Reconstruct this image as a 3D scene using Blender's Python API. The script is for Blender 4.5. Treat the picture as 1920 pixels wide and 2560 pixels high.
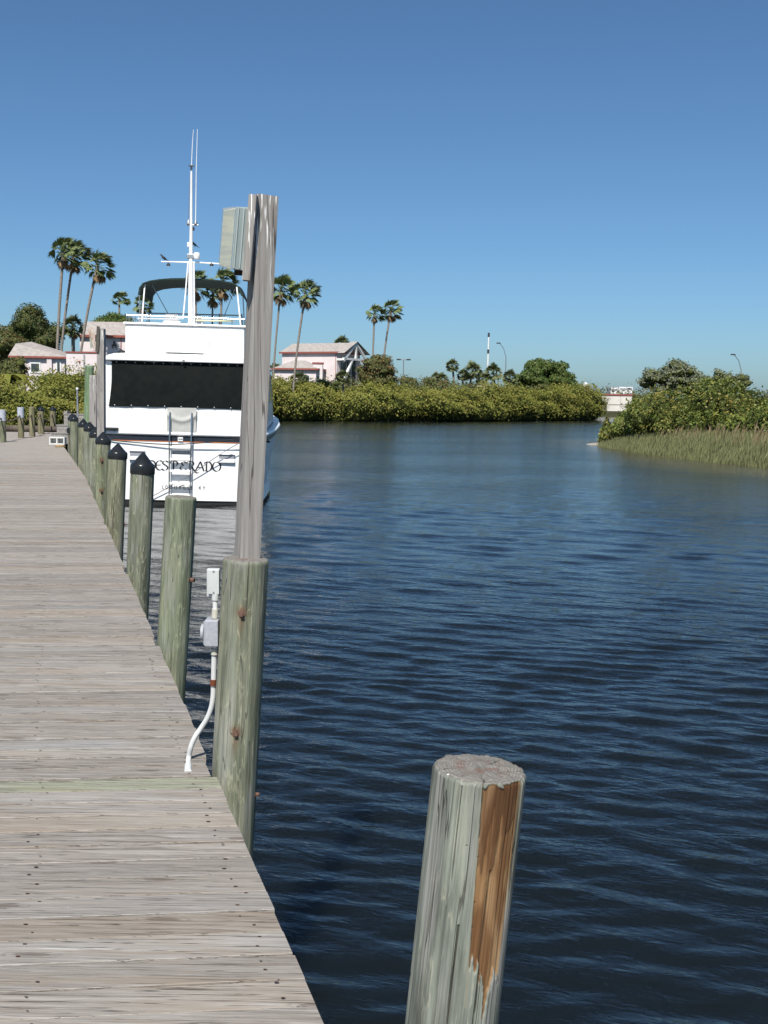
import bpy, math, random
import numpy as np
from mathutils import Vector, Matrix

for o in list(bpy.data.objects): bpy.data.objects.remove(o)
random.seed(7)
rng = np.random.default_rng(7)
SC = bpy.context.scene
COL = SC.collection
R = math.radians

# ------------------------------------------------------------------ camera
EYE = Vector((0, 0, 3.1)); FPX = 2700.0; PITCH = math.atan(283 / 2700); ROLL = 0.015
_f = Vector((0, math.cos(PITCH), -math.sin(PITCH)))
_u0 = Vector((0, math.sin(PITCH), math.cos(PITCH))); _r0 = Vector((1, 0, 0))
_r = _r0 * math.cos(ROLL) + _u0 * math.sin(ROLL)
_u = -_r0 * math.sin(ROLL) + _u0 * math.cos(ROLL)
cam_d = bpy.data.cameras.new('camera'); cam = bpy.data.objects.new('camera', cam_d); COL.objects.link(cam)
cam.matrix_world = Matrix(((_r.x, _u.x, -_f.x, EYE.x), (_r.y, _u.y, -_f.y, EYE.y), (_r.z, _u.z, -_f.z, EYE.z), (0, 0, 0, 1)))
cam_d.sensor_width = 36; cam_d.lens = FPX / 2560 * 36; cam_d.clip_end = 6000; cam_d.clip_start = 0.05
SC.camera = cam

# ------------------------------------------------------------------ sky, sun, exposure
SUN_EL = 52.0; SUN_TRAVEL = (0.15, 0.989)
w = bpy.data.worlds.new('World'); SC.world = w; w.use_nodes = True
wt = w.node_tree; bg = wt.nodes['Background']
sky = wt.nodes.new('ShaderNodeTexSky'); sky.sky_type = 'NISHITA'; sky.sun_disc = False
sky.sun_elevation = R(SUN_EL); sky.sun_rotation = math.atan2(-SUN_TRAVEL[0], -SUN_TRAVEL[1]) % (2 * math.pi)
sky.altitude = 0; sky.air_density = 0.8; sky.dust_density = 0.9; sky.ozone_density = 9.0
tint = wt.nodes.new('ShaderNodeMix'); tint.data_type = 'RGBA'; tint.blend_type = 'MULTIPLY'; tint.inputs[0].default_value = 1; tint.inputs[7].default_value = (.905, 1.0, .945, 1)   # the camera's white balance
wt.links.new(sky.outputs[0], tint.inputs[6]); wt.links.new(tint.outputs[2], bg.inputs[0]); bg.inputs[1].default_value = 0.086
sun_d = bpy.data.lights.new('sun', 'SUN'); sun = bpy.data.objects.new('sun', sun_d); COL.objects.link(sun)
sun_d.energy = 4.7; sun_d.angle = R(0.5); sun_d.color = (1.0, 0.955, 0.88)
_c = math.cos(R(SUN_EL)); _t = Vector((SUN_TRAVEL[0] * _c, SUN_TRAVEL[1] * _c, -math.sin(R(SUN_EL))))
sun.rotation_euler = _t.to_track_quat('-Z', 'Y').to_euler(); sun.location = (0, 0, 60)
SC.view_settings.view_transform = 'Standard'; SC.view_settings.look = 'None'
SC.view_settings.exposure = 0.45; SC.view_settings.gamma = 1.0; SC.view_settings.use_curve_mapping = False
SC.render.engine = 'CYCLES'
SC.cycles.use_denoising = True
SC.cycles.max_bounces = 6

# ------------------------------------------------------------------ measuring helpers
def ray(px, py): return _f * FPX + _r * (px - 960) - _u * (py - 1280)
def at(px, py, Y):
    d = ray(px, py); return EYE + d * (Y / d.y)
def on(px, py, z):
    d = ray(px, py); return EYE + d * ((z - EYE.z) / d.z)

# ------------------------------------------------------------------ mesh helpers
def tag(o, label=None, cat=None, group=None, kind=None):
    if label: o['label'] = label
    if cat: o['category'] = cat
    if group: o['group'] = group
    if kind: o['kind'] = kind
    return o
def empty(name, loc, label=None, cat=None, group=None, rz=0):
    o = bpy.data.objects.new(name, None); COL.objects.link(o); o.location = loc; o.rotation_euler = (0, 0, rz)
    o.empty_display_size = .1
    return tag(o, label, cat, group)
def link(name, me, mat, parent=None):
    o = bpy.data.objects.new(name, me); COL.objects.link(o)
    if mat is not None and len(me.materials) == 0: me.materials.append(mat)
    if parent is not None: o.parent = parent
    return o
def mesh_np(name, V, F, mat, parent=None, smooth=False):
    V = np.asarray(V, np.float32).reshape(-1, 3); F = np.asarray(F, np.int32)
    k = F.shape[1]; me = bpy.data.meshes.new(name)
    me.vertices.add(len(V)); me.vertices.foreach_set('co', V.ravel())
    me.loops.add(F.size); me.loops.foreach_set('vertex_index', F.ravel())
    me.polygons.add(len(F)); me.polygons.foreach_set('loop_start', np.arange(0, F.size, k, dtype=np.int32))
    me.polygons.foreach_set('loop_total', np.full(len(F), k, np.int32))
    if smooth: me.polygons.foreach_set('use_smooth', np.ones(len(F), bool))
    me.update(calc_edges=True); me.validate()
    return link(name, me, mat, parent)
def grid_faces(nu, nv, wrap_u=False, off=0):
    iu = np.arange(nu if wrap_u else nu - 1); iv = np.arange(nv - 1)
    a, b = np.meshgrid(iu, iv, indexing='ij'); a = a.ravel(); b = b.ravel(); a2 = (a + 1) % nu
    return np.stack([a * nv + b, a2 * nv + b, a2 * nv + b + 1, a * nv + b + 1], 1) + off
def attr(o, name, vals):
    a = o.data.attributes.new(name, 'FLOAT', 'POINT'); a.data.foreach_set('value', np.asarray(vals, np.float32))

class MB:
    def __init__(s): s.v = []; s.f = []
    def add(s, vs, fs):
        n = len(s.v); s.v += [tuple(v) for v in vs]; s.f += [tuple(i + n for i in f) for f in fs]; return s
    def box(s, c, d, rot=None):
        x, y, z = d[0] / 2, d[1] / 2, d[2] / 2
        vs = [Vector(p) for p in ((-x, -y, -z), (x, -y, -z), (x, y, -z), (-x, y, -z), (-x, -y, z), (x, -y, z), (x, y, z), (-x, y, z))]
        if rot is not None: vs = [rot @ v for v in vs]
        return s.add([v + Vector(c) for v in vs], [(0, 3, 2, 1), (4, 5, 6, 7), (0, 1, 5, 4), (1, 2, 6, 5), (2, 3, 7, 6), (3, 0, 4, 7)])
    def span(s, a, b): # box from corner to corner
        a = Vector(a); b = Vector(b); return s.box((a + b) / 2, [abs(q) for q in (b - a)])
    def bar(s, a, b, wd, dp):
        a = Vector(a); b = Vector(b); d = b - a; rot = d.to_track_quat('Z', 'Y').to_matrix()
        return s.box((a + b) / 2, (wd, dp, d.length), rot)
    def tube(s, pts, r, n=8, cap=True):
        pts = [Vector(p) for p in pts]; rs = r if isinstance(r, (list, tuple)) else [r] * len(pts)
        vs = []; fs = []; prev = None
        for i, p in enumerate(pts):
            t = (pts[min(i + 1, len(pts) - 1)] - pts[max(i - 1, 0)]).normalized()
            if prev is None:
                x = t.orthogonal().normalized()
            else:
                x = (prev - t * prev.dot(t)).normalized()
            prev = x; y = t.cross(x)
            for k in range(n):
                a = 2 * math.pi * k / n; vs.append(p + (x * math.cos(a) + y * math.sin(a)) * rs[i])
        for i in range(len(pts) - 1):
            for k in range(n):
                k2 = (k + 1) % n; fs.append((i * n + k, i * n + k2, (i + 1) * n + k2, (i + 1) * n + k))
        if cap: fs.append(tuple(range(n - 1, -1, -1))); fs.append(tuple((len(pts) - 1) * n + k for k in range(n)))
        return s.add(vs, fs)
    def lathe(s, prof, n=24, c=(0, 0, 0)):
        vs = []; fs = []
        for r_, z in prof:
            for k in range(n):
                a = 2 * math.pi * k / n; vs.append((c[0] + r_ * math.cos(a), c[1] + r_ * math.sin(a), c[2] + z))
        for i in range(len(prof) - 1):
            for k in range(n):
                k2 = (k + 1) % n; fs.append((i * n + k, i * n + k2, (i + 1) * n + k2, (i + 1) * n + k))
        fs.append(tuple(range(n - 1, -1, -1))); fs.append(tuple((len(prof) - 1) * n + k for k in range(n)))
        return s.add(vs, fs)
    def build(s, name, mat, parent=None, smooth=False, bevel=0, seg=2):
        me = bpy.data.meshes.new(name); me.from_pydata(s.v, [], s.f); me.update()
        if smooth: me.polygons.foreach_set('use_smooth', [True] * len(me.polygons)); me.set_sharp_from_angle(angle=R(40))
        o = link(name, me, mat, parent)
        if bevel:
            m = o.modifiers.new('b', 'BEVEL'); m.width = bevel; m.segments = seg; m.limit_method = 'ANGLE'; m.angle_limit = R(40)
        return o

def h2(ix, iy, seed):
    n = (ix * 374761393 + iy * 668265263 + seed * 974711) & 0x7fffffff
    n = ((n ^ (n >> 13)) * 1274126177) & 0x7fffffff
    return ((n ^ (n >> 16)) & 0xffff) / 65535.0
def vn(x, y, seed=0):
    x = np.asarray(x, float); y = np.asarray(y, float)
    ix = np.floor(x).astype(np.int64); iy = np.floor(y).astype(np.int64); fx = x - ix; fy = y - iy
    fx = fx * fx * (3 - 2 * fx); fy = fy * fy * (3 - 2 * fy)
    a = h2(ix, iy, seed); b = h2(ix + 1, iy, seed); c = h2(ix, iy + 1, seed); d = h2(ix + 1, iy + 1, seed)
    return (a * (1 - fx) + b * fx) * (1 - fy) + (c * (1 - fx) + d * fx) * fy
def ss(a, b, x): t = np.clip((x - a) / (b - a), 0, 1); return t * t * (3 - 2 * t)

# ------------------------------------------------------------------ material helpers
class NT:
    def __init__(s, name):
        s.m = bpy.data.materials.new(name); s.m.use_nodes = True; s.t = s.m.node_tree
        s.b = s.t.nodes['Principled BSDF']
    def put(s, sock, v):
        if hasattr(v, 'links') or isinstance(v, bpy.types.NodeSocket): s.t.links.new(v, sock)
        elif isinstance(v, (tuple, list)):
            sock.default_value = tuple(v) + (1,) if (len(v) == 3 and sock.type == 'RGBA') else v
        else: sock.default_value = v
    def coord(s, out='Object'): return s.t.nodes.new('ShaderNodeTexCoord').outputs[out]
    def info(s, out): return s.t.nodes.new('ShaderNodeObjectInfo').outputs[out]
    def geo(s, out): return s.t.nodes.new('ShaderNodeNewGeometry').outputs[out]
    def att(s, name, out='Fac'):
        n = s.t.nodes.new('ShaderNodeAttribute'); n.attribute_name = name; return n.outputs[out]
    def map(s, v, scale=(1, 1, 1), loc=(0, 0, 0), rot=(0, 0, 0)):
        n = s.t.nodes.new('ShaderNodeMapping'); s.put(n.inputs[0], v); n.inputs[1].default_value = loc
        n.inputs[2].default_value = rot; n.inputs[3].default_value = scale; return n.outputs[0]
    def vm(s, op, a, b):
        n = s.t.nodes.new('ShaderNodeVectorMath'); n.operation = op; s.put(n.inputs[0], a); s.put(n.inputs[1], b); return n.outputs[0]
    def math(s, op, a, b=0.0, c=None, clamp=False):
        n = s.t.nodes.new('ShaderNodeMath'); n.operation = op; n.use_clamp = clamp; s.put(n.inputs[0], a); s.put(n.inputs[1], b)
        if c is not None: s.put(n.inputs[2], c)
        return n.outputs[0]
    def noise(s, v, scale=5, detail=4, rough=.55, dist=0):
        n = s.t.nodes.new('ShaderNodeTexNoise'); s.put(n.inputs['Vector'], v); n.inputs['Scale'].default_value = scale
        n.inputs['Detail'].default_value = detail; n.inputs['Roughness'].default_value = rough; n.inputs['Distortion'].default_value = dist
        return n.outputs['Fac']
    def vor(s, v, scale=5, out='Distance'):
        n = s.t.nodes.new('ShaderNodeTexVoronoi'); s.put(n.inputs['Vector'], v); n.inputs['Scale'].default_value = scale; return n.outputs[out]
    def rng(s, v, a, b, c=0, d=1, smooth=True):
        n = s.t.nodes.new('ShaderNodeMapRange'); s.put(n.inputs[0], v)
        for i, q in enumerate((a, b, c, d)): n.inputs[1 + i].default_value = q
        if smooth: n.interpolation_type = 'SMOOTHSTEP'
        return n.outputs[0]
    def ramp(s, fac, stops):
        n = s.t.nodes.new('ShaderNodeValToRGB'); s.put(n.inputs[0], fac); e = n.color_ramp.elements
        while len(e) < len(stops): e.new(.5)
        for i, (p, c) in enumerate(stops): e[i].position = p; e[i].color = tuple(c) + (1,)
        return n.outputs[0]
    def mix(s, fac, a, b, mode='MIX'):
        n = s.t.nodes.new('ShaderNodeMix'); n.data_type = 'RGBA'; n.blend_type = mode
        s.put(n.inputs[0], fac); s.put(n.inputs[6], a); s.put(n.inputs[7], b); return n.outputs[2]
    def xyz(s, v):
        n = s.t.nodes.new('ShaderNodeSeparateXYZ'); s.put(n.inputs[0], v); return n.outputs
    def bump(s, h, dist=.01, strength=1.0, normal=None):
        n = s.t.nodes.new('ShaderNodeBump'); s.put(n.inputs['Height'], h); n.inputs['Distance'].default_value = dist; n.inputs['Strength'].default_value = strength
        if normal is not None: s.put(n.inputs['Normal'], normal)
        return n.outputs[0]
    def out(s, color=None, rough=None, normal=None, metal=None, spec=None):
        if color is not None: s.put(s.b.inputs['Base Color'], color)
        if rough is not None: s.put(s.b.inputs['Roughness'], rough)
        if normal is not None: s.put(s.b.inputs['Normal'], normal)
        if metal is not None: s.put(s.b.inputs['Metallic'], metal)
        if spec is not None: s.put(s.b.inputs['Specular IOR Level'], spec)
        return s.m

def simple(name, c1, c2=None, scale=6, stretch=(1, 1, 1), rough=.6, metal=0, bump=0, spec=.4, detail=5):
    t = NT(name); c2 = c2 or tuple(q * .8 for q in c1)
    v = t.map(t.coord(), stretch); n = t.noise(v, scale, detail)
    col = t.mix(t.rng(n, .3, .7), c1, c2)
    return t.out(col, rough, t.bump(n, bump) if bump else None, metal, spec)

def leafmat(name, dark, light, warm=None, rough=.55, trans=.25):
    t = NT(name); r = t.geo('Random Per Island')
    big = t.noise(t.coord(), .35, 3)
    c = t.mix(t.math('MULTIPLY', r, 1.0), dark, light)
    if warm: c = t.mix(t.rng(t.math('ADD', t.math('MULTIPLY', r, .5), t.math('MULTIPLY', big, .8)), .72, .95), c, warm)
    t.out(c, rough, None, None, .25)
    tr = t.t.nodes.new('ShaderNodeBsdfTranslucent'); t.put(tr.inputs[0], c)
    mx = t.t.nodes.new('ShaderNodeMixShader'); mx.inputs[0].default_value = trans
    t.t.links.new(t.b.outputs[0], mx.inputs[1]); t.t.links.new(tr.outputs[0], mx.inputs[2])
    t.t.links.new(mx.outputs[0], t.t.nodes['Material Output'].inputs[0]); return t.m

def plank_mat():
    t = NT('weathered_decking'); o = t.coord(); rnd = t.info('Random')
    v = t.vm('ADD', o, t.vm('MULTIPLY', (17.0, 31.0, 5.0), t.vm('ADD', rnd, (0, 0, 0))))
    warp = t.noise(t.map(v, (1.2, 5, 5)), 1.6, 2)
    g = t.noise(t.map(t.vm('ADD', v, t.vm('MULTIPLY', (0, .03, 0), warp)), (1.3, 42, 42)), 1.6, 8, .68)
    fine = t.noise(t.map(v, (5, 150, 150)), 2.0, 4, .6)
    blot = t.noise(t.map(v, (1, 4, 4)), 1.1, 4)
    c = t.ramp(g, [(.22, (.17, .142, .118)), (.38, (.265, .240, .212)), (.55, (.335, .312, .284)), (.75, (.42, .40, .372))])
    c = t.mix(t.rng(fine, .35, .7), t.mix(1, c, (.78, .75, .73), 'MULTIPLY'), c)
    tan = t.noise(t.map(v, (.8, 17, 17)), 1.0, 4, .6)
    c = t.mix(t.rng(tan, .52, .68, 0, .6), c, (.27, .215, .16))
    dry = t.noise(t.map(t.vm('ADD', v, (9, 4, 2)), (1.6, 34, 34)), 1.0, 5, .65)
    c = t.mix(t.rng(dry, .60, .72, 0, .6), c, (.47, .45, .43))
    c = t.mix(t.rng(blot, .52, .75, 0, .4), c, (.30, .25, .195))
    c = t.mix(t.rng(blot, .46, .25, 0, .35), c, (.35, .345, .33))
    # knots
    kv = t.map(v, (1.7, 8.0, 0)); vo = t.t.nodes.new('ShaderNodeTexVoronoi'); vo.voronoi_dimensions = '2D'; vo.inputs['Scale'].default_value = 1.0; t.put(vo.inputs['Vector'], t.vm('ADD', kv, t.vm('MULTIPLY', (.10, .10, 0), t.vm('ADD', fine, (0, 0, 0)))))
    pick = t.rng(t.xyz(vo.outputs['Color'])[0], .74, .76); kd = t.math('ADD', vo.outputs['Distance'], t.math('SUBTRACT', 1.0, pick))
    kn = t.rng(kd, .13, .05); ring = t.rng(t.math('SINE', t.math('MULTIPLY', kd, 95)), .2, 1)
    halo = t.rng(kd, .26, .05, 0, .85)
    c = t.mix(t.math('MULTIPLY', halo, ring), c, (.17, .15, .13)); c = t.mix(t.math('MULTIPLY', kn, .75), c, (.14, .11, .09))
    # dry splits
    sp = t.noise(t.map(v, (.9, 55, 55)), 1.3, 3, .5); spl = t.rng(t.math('ABSOLUTE', t.math('SUBTRACT', sp, .47)), .012, .003)
    c = t.mix(t.math('MULTIPLY', spl, t.rng(blot, .4, .6)), c, (.06, .05, .04))
    # bird lime specks
    lime = t.rng(t.noise(t.map(v, (9, 14, 9)), 3.0, 3), .765, .79)
    c = t.mix(lime, c, (.75, .75, .72))
    tone = t.rng(rnd, 0, 1, .84, 1.10, False)
    c = t.mix(1, c, t.vm('MULTIPLY', (1, 1, 1), t.vm('ADD', tone, (0, 0, 0))), 'MULTIPLY')
    c = t.mix(1, c, t.info('Color'), 'MULTIPLY')
    hgt = t.math('ADD', t.math('MULTIPLY', g, .7), t.math('SUBTRACT', t.math('MULTIPLY', fine, .3), t.math('MULTIPLY', spl, .5)))
    return t.out(c, .78, t.bump(hgt, .005, .9), None, .25)

def pile_mat(name, dark, mid, pale, flame, peel=False, grey=0.0):
    t = NT(name); o = t.coord(); rnd = t.info('Random')
    v = t.vm('ADD', o, t.vm('MULTIPLY', (13.0, 7.0, 23.0), t.vm('ADD', rnd, (0, 0, 0))))
    big = t.noise(t.map(v, (13, 13, 1.9)), 1.0, 5, .6)
    c = t.ramp(big, [(.36, dark), (.5, mid), (.64, pale)])
    n2 = t.noise(t.map(v, (9, 9, 1.6)), 1.15, 5, .52, .3)
    fr = t.math('FRACT', t.math('MULTIPLY', n2, 9.0)); band = t.rng(t.math('ABSOLUTE', t.math('SUBTRACT', fr, .5)), .13, .03)
    gate = t.rng(t.noise(t.map(v, (6, 6, 1.6)), 1.7, 2), .42, .58)
    c = t.mix(t.math('MULTIPLY', t.math('MULTIPLY', band, gate), .45 if peel else .7), c, flame)
    n3 = t.noise(t.map(t.vm('ADD', v, (4, 8, 3)), (17, 17, 1.5)), 1.0, 7, .58); c = t.mix(t.rng(n3, .49, .525, 0, .55), c, t.mix(1, c, (1.32, 1.32, 1.28), 'MULTIPLY')); c = t.mix(t.rng(n3, .42, .39, 0, .6), c, t.mix(1, c, (.70, .70, .72), 'MULTIPLY'))
    st = t.noise(t.map(v, (70, 70, 1.6)), 1.0, 6, .6)
    c = t.mix(t.rng(st, .3, .62), t.mix(1, c, (.76, .76, .74), 'MULTIPLY'), c)
    gr = t.noise(t.map(v, (14, 14, 2.2)), 1.0, 3)
    c = t.mix(t.rng(gr, .50, .68, 0, .55 + grey), c, (.27, .265, .25))
    rust = t.noise(t.map(v, (9, 9, 2.4)), 1.0, 4)
    c = t.mix(t.rng(rust, .66, .76, 0, .55), c, (.20, .15, .09))
    ck = t.noise(t.map(v, (17, 17, .55)), 1.0, 2, .4); crack = t.rng(t.math('ABSOLUTE', t.math('SUBTRACT', ck, .5)), .0035, .0008)
    c = t.mix(t.math('MULTIPLY', crack, .6), c, (.05, .045, .035))
    fib = t.noise(t.map(v, (190, 190, 5)), 1.0, 4, .65); c = t.mix(t.rng(fib, .36, .58), t.mix(1, c, (.78, .78, .77), 'MULTIPLY'), c); h = t.math('ADD', t.math('SUBTRACT', st, t.math('MULTIPLY', crack, 1.2)), t.math('MULTIPLY', fib, .35))
    if peel:
        p = t.att('peel'); lip = t.att('lip'); ba = t.noise(t.map(v, (45, 45, 2.5)), 1.0, 6, .6); bb = t.noise(t.map(v, (9, 9, 2.2)), 1.2, 3)
        wood = t.ramp(ba, [(.25, (.15, .08, .034)), (.5, (.265, .155, .072)), (.75, (.36, .235, .125))])
        wood = t.mix(t.rng(bb, .46, .54), wood, t.mix(1, wood, (.58, .50, .45), 'MULTIPLY'))
        wood = t.mix(t.math('MULTIPLY', t.att('flake'), .8), wood, t.mix(1, wood, (.50, .46, .46), 'MULTIPLY'))
        c = t.mix(t.rng(p, .35, .65), c, wood)
        c = t.mix(t.math('MULTIPLY', lip, .6), c, (.28, .25, .17))
    cr = t.att('crack')
    sn_a = t.att('stain'); c = t.mix(t.math('MULTIPLY', sn_a, t.rng(st, .2, .6, .55, 1)), c, (.13, .055, .022))
    # end grain on the sawn top
    nz = t.xyz(t.geo('Normal'))[2]; topm = t.rng(nz, .45, .75)
    xy = t.map(o, (1, 1, 0)); ln = t.t.nodes.new('ShaderNodeVectorMath'); ln.operation = 'LENGTH'; t.put(ln.inputs[0], xy)
    rings = t.math('SINE', t.math('MULTIPLY', t.math('ADD', ln.outputs['Value'], t.math('MULTIPLY', t.noise(o, 22, 4), .034)), 900))
    eg = t.mix(t.rng(rings, -1, 1), (.14, .13, .115), (.21, .198, .178)); eg = t.mix(t.math('MULTIPLY', t.rng(t.noise(o, 28, 5), .47, .62, 0, .8), t.rng(ln.outputs['Value'], .085, .03)), eg, (.15, .085, .065))
    eg = t.mix(t.rng(t.noise(t.map(o, (1, 1, 1), (3, 2, 1)), 34, 4), .70, .74), eg, (.55, .55, .53))
    c = t.mix(topm, c, eg)
    c = t.mix(cr, c, (.025, .02, .016))
    c = t.mix(1, c, t.info('Color'), 'MULTIPLY')
    return t.out(c, .8, t.bump(h, .004, .8), None, .25)

def post_mat(name='silvered_post'):
    t = NT(name); o = t.coord(); rnd = t.info('Random')
    v = t.vm('ADD', o, t.vm('MULTIPLY', (3.0, 7.0, 5.0), t.vm('ADD', rnd, (0, 0, 0))))
    wv = t.noise(t.map(v, (6, 6, 2)), 1.4, 2)
    st = t.noise(t.map(t.vm('ADD', v, t.vm('MULTIPLY', (.03, .03, 0), wv)), (55, 55, 1.4)), 1.0, 6, .6)
    c = t.ramp(st, [(.25, (.17, .156, .142)), (.45, (.24, .224, .208)), (.62, (.295, .279, .262)), (.8, (.365, .349, .331))])
    kd = t.vor(t.map(v, (7, 7, 2.0)), 1.0)
    c = t.mix(t.rng(kd, .16, .05, 0, .55), c, (.17, .12, .09))
    ck = t.noise(t.map(v, (22, 22, .5)), 1.0, 2, .4); crack = t.rng(t.math('ABSOLUTE', t.math('SUBTRACT', ck, .5)), .012, .002)
    c = t.mix(t.math('MULTIPLY', crack, .8), c, (.05, .04, .035))
    # bird lime running down from the top
    lm = t.noise(t.map(v, (75, 75, 4.0)), 1.0, 3, .5); zz = t.xyz(o)[2]
    lime = t.math('MULTIPLY', t.rng(lm, .575, .61), t.att('lime'))
    c = t.mix(lime, c, (.8, .8, .78))
    return t.out(c, .8, t.bump(t.math('SUBTRACT', st, crack), .0015, .8), None, .25)

MAT = {}
MAT['plank'] = plank_mat()
MAT['pile'] = pile_mat('treated_pile', (.125, .134, .095), (.178, .193, .14), (.235, .24, .178), (.36, .355, .255))
MAT['pile_near'] = pile_mat('split_pile', (.105, .112, .095), (.175, .192, .162), (.26, .275, .235), (.36, .35, .27), peel=True, grey=.15)
MAT['post'] = post_mat()
MAT['cap'] = simple('black_cap_plastic', (.012, .014, .016), (.02, .022, .024), rough=.22, spec=.3)
MAT['rustbolt'] = simple('rusted_bolt', (.085, .042, .03), (.15, .09, .065), 60, rough=.8, bump=.002)
MAT['rust'] = simple('rust', (.20, .05, .015), (.10, .03, .012), 30, rough=.85)
MAT['nail'] = simple('nail_stain', (.03, .02, .016), (.09, .04, .025), 40, rough=.8)
MAT['beam'] = simple('dark_beam', (.10, .09, .075), (.06, .055, .045), 6, (1, 12, 12), rough=.85, bump=.004)
MAT['pvc'] = simple('white_pvc', (.66, .67, .66), (.56, .57, .56), 9, rough=.4)
MAT['box_grey'] = simple('cast_grey_box', (.36, .37, .40), (.29, .30, .33), 90, rough=.55, bump=.001)
MAT['box_pale'] = simple('pale_cover', (.50, .52, .51), (.44, .46, .45), 7, rough=.45)
MAT['collar'] = simple('cream_collar', (.50, .48, .41), (.44, .42, .36), 12, rough=.5)
MAT['gel'] = simple('white_gelcoat', (.84, .84, .83), (.80, .80, .79), 1.5, rough=.28, spec=.5)
MAT['navy'] = simple('navy_stripe', (.018, .024, .035), (.024, .03, .042), 3, rough=.35)
MAT['orange'] = simple('orange_line', (.55, .17, .05), (.5, .16, .05), rough=.4)
MAT['boot'] = simple('black_bottom', (.010, .011, .012), (.02, .02, .02), 4, rough=.6)
MAT['canvas'] = simple('black_canvas', (.007, .009, .009), (.011, .013, .012), 5, (1, 1, 1), rough=.9, bump=.01, spec=.12)
MAT['bimini'] = simple('dark_green_canvas', (.008, .022, .018), (.012, .03, .024), 5, rough=.8)
MAT['cloth'] = simple('grey_cloth', (.47, .47, .44), (.40, .40, .375), 4, rough=.9, bump=.02)
MAT['chrome'] = simple('stainless', (.55, .55, .54), (.45, .45, .44), 9, rough=.22, metal=1)
MAT['railw'] = simple('white_rail', (.75, .76, .76), (.7, .7, .7), rough=.35)
MAT['raild'] = simple('teal_grey_rail', (.08, .12, .14), (.10, .14, .16), rough=.4)
MAT['glass'] = simple('tinted_window', (.05, .065, .08), (.06, .075, .09), 2, rough=.08, spec=.6)
MAT['seatg'] = simple('grey_vinyl', (.36, .36, .38), (.32, .32, .34), 6, rough=.6)
MAT['ink'] = simple('black_lettering', (.012, .012, .016), (.016, .016, .02), rough=.5)
MAT['vent_shade_band'] = simple('vent_shade_and_band_grey', (.30, .31, .34), (.24, .25, .28), 12, rough=.6)  # shade inside the vent recesses put into colour; window bands share it
MAT['yellow'] = simple('pale_yellow_boathook', (.72, .68, .40), (.66, .62, .36), rough=.5)
MAT['bird'] = simple('glossy_black_feather', (.008, .009, .012), (.014, .016, .022), 30, rough=.45)
MAT['rope'] = simple('hemp_rope', (.16, .125, .085), (.10, .08, .055), 60, rough=.9, bump=.004)
MAT['blackrope'] = simple('black_line', (.015, .015, .017), (.03, .03, .03), 60, rough=.8)
MAT['greyrope'] = simple('grey_line', (.16, .16, .18), (.12, .12, .14), 60, rough=.8)
MAT['lamphouse'] = simple('oxidised_aluminium', (.40, .45, .43), (.32, .37, .35), 14, (1, 1, .3), rough=.45, metal=.25)
MAT['block'] = simple('white_block', (.62, .62, .60), (.52, .52, .50), 20, rough=.9, bump=.003)
MAT['galv'] = simple('galvanised', (.36, .38, .39), (.28, .30, .31), 25, rough=.45, metal=.6)
MAT['pink'] = simple('pink_stucco', (.70, .625, .62), (.64, .565, .555), 1.2, rough=.9, bump=.004)
MAT['rtrim'] = simple('red_trim', (.30, .085, .065), (.24, .07, .055), 2, rough=.7)
MAT['wtrim'] = simple('white_trim', (.74, .74, .72), (.66, .66, .64), 3, rough=.6)
MAT['roof'] = simple('grey_tile_roof', (.38, .345, .32), (.27, .24, .22), 2.2, (1, 1, 3), rough=.9, bump=.03)
MAT['dglass'] = simple('dark_window', (.03, .04, .05), (.05, .06, .07), 2, rough=.1, spec=.6)
MAT['trunk'] = simple('palm_trunk', (.27, .235, .20), (.17, .145, .12), 5, (1, 1, 3), rough=.9, bump=.02)
MAT['bark'] = simple('bark', (.11, .09, .07), (.065, .05, .04), 5, (1, 1, .4), rough=.95, bump=.02)
MAT['frond'] = leafmat('palm_frond', (0.09, 0.13, 0.045), (0.235, 0.27, 0.12), None, .45, .2)
MAT['sabal'] = leafmat('cabbage_palm_frond', (.085, .11, .04), (.20, .22, .10), None, .5, .25)
MAT['dead'] = leafmat('dead_frond', (0.22, 0.145, 0.075), (0.4, 0.29, 0.17), None, .8, .1)
MAT['mang'] = leafmat('mangrove_leaf', (0.155, 0.17, 0.03), (0.315, 0.32, 0.07), (0.34, 0.285, 0.072), .55, .35)
MAT['mang2'] = leafmat('near_mangrove_leaf', (0.065, 0.098, 0.02), (0.215, 0.255, 0.055), (0.28, 0.22, 0.055), .5, .25)
MAT['butt'] = leafmat('buttonwood_leaf', (0.12, 0.14, 0.085), (0.23, 0.25, 0.165), None, .6, .2)
MAT['green'] = leafmat('broad_leaf', (0.05, 0.09, 0.022), (0.14, 0.185, 0.048), None, .5, .25)
MAT['olive'] = leafmat('olive_leaf', (0.06, 0.085, 0.028), (0.14, 0.15, 0.05), (0.2, 0.12, 0.05), .6, .2)
MAT['dkgreen'] = leafmat('dark_leaf', (0.028, 0.05, 0.016), (0.08, 0.105, 0.034), (0.12, 0.09, 0.035), .5, .15)
MAT['redleaf'] = leafmat('bronze_leaf', (0.07, 0.09, 0.032), (0.15, 0.14, 0.05), (0.24, 0.12, 0.055), .6, .2)
MAT['hedge'] = leafmat('hedge_leaf', (0.055, 0.095, 0.022), (0.125, 0.175, 0.045), None, .6, .2)
MAT['grass'] = leafmat('cord_grass', (.14, .15, .062), (.225, .235, .11), None, .7, .2)
MAT['reed'] = leafmat('dry_reed', (.18, .13, .075), (.29, .22, .135), None, .8, .15)
MAT['banana'] = leafmat('yellowing_leaf', (.10, .14, .02), (.32, .28, .05), None, .5, .25)
MAT['core'] = simple('shaded_branches', (.06, .07, .022), (.085, .095, .03), 3, rough=1, spec=.05)
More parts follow.
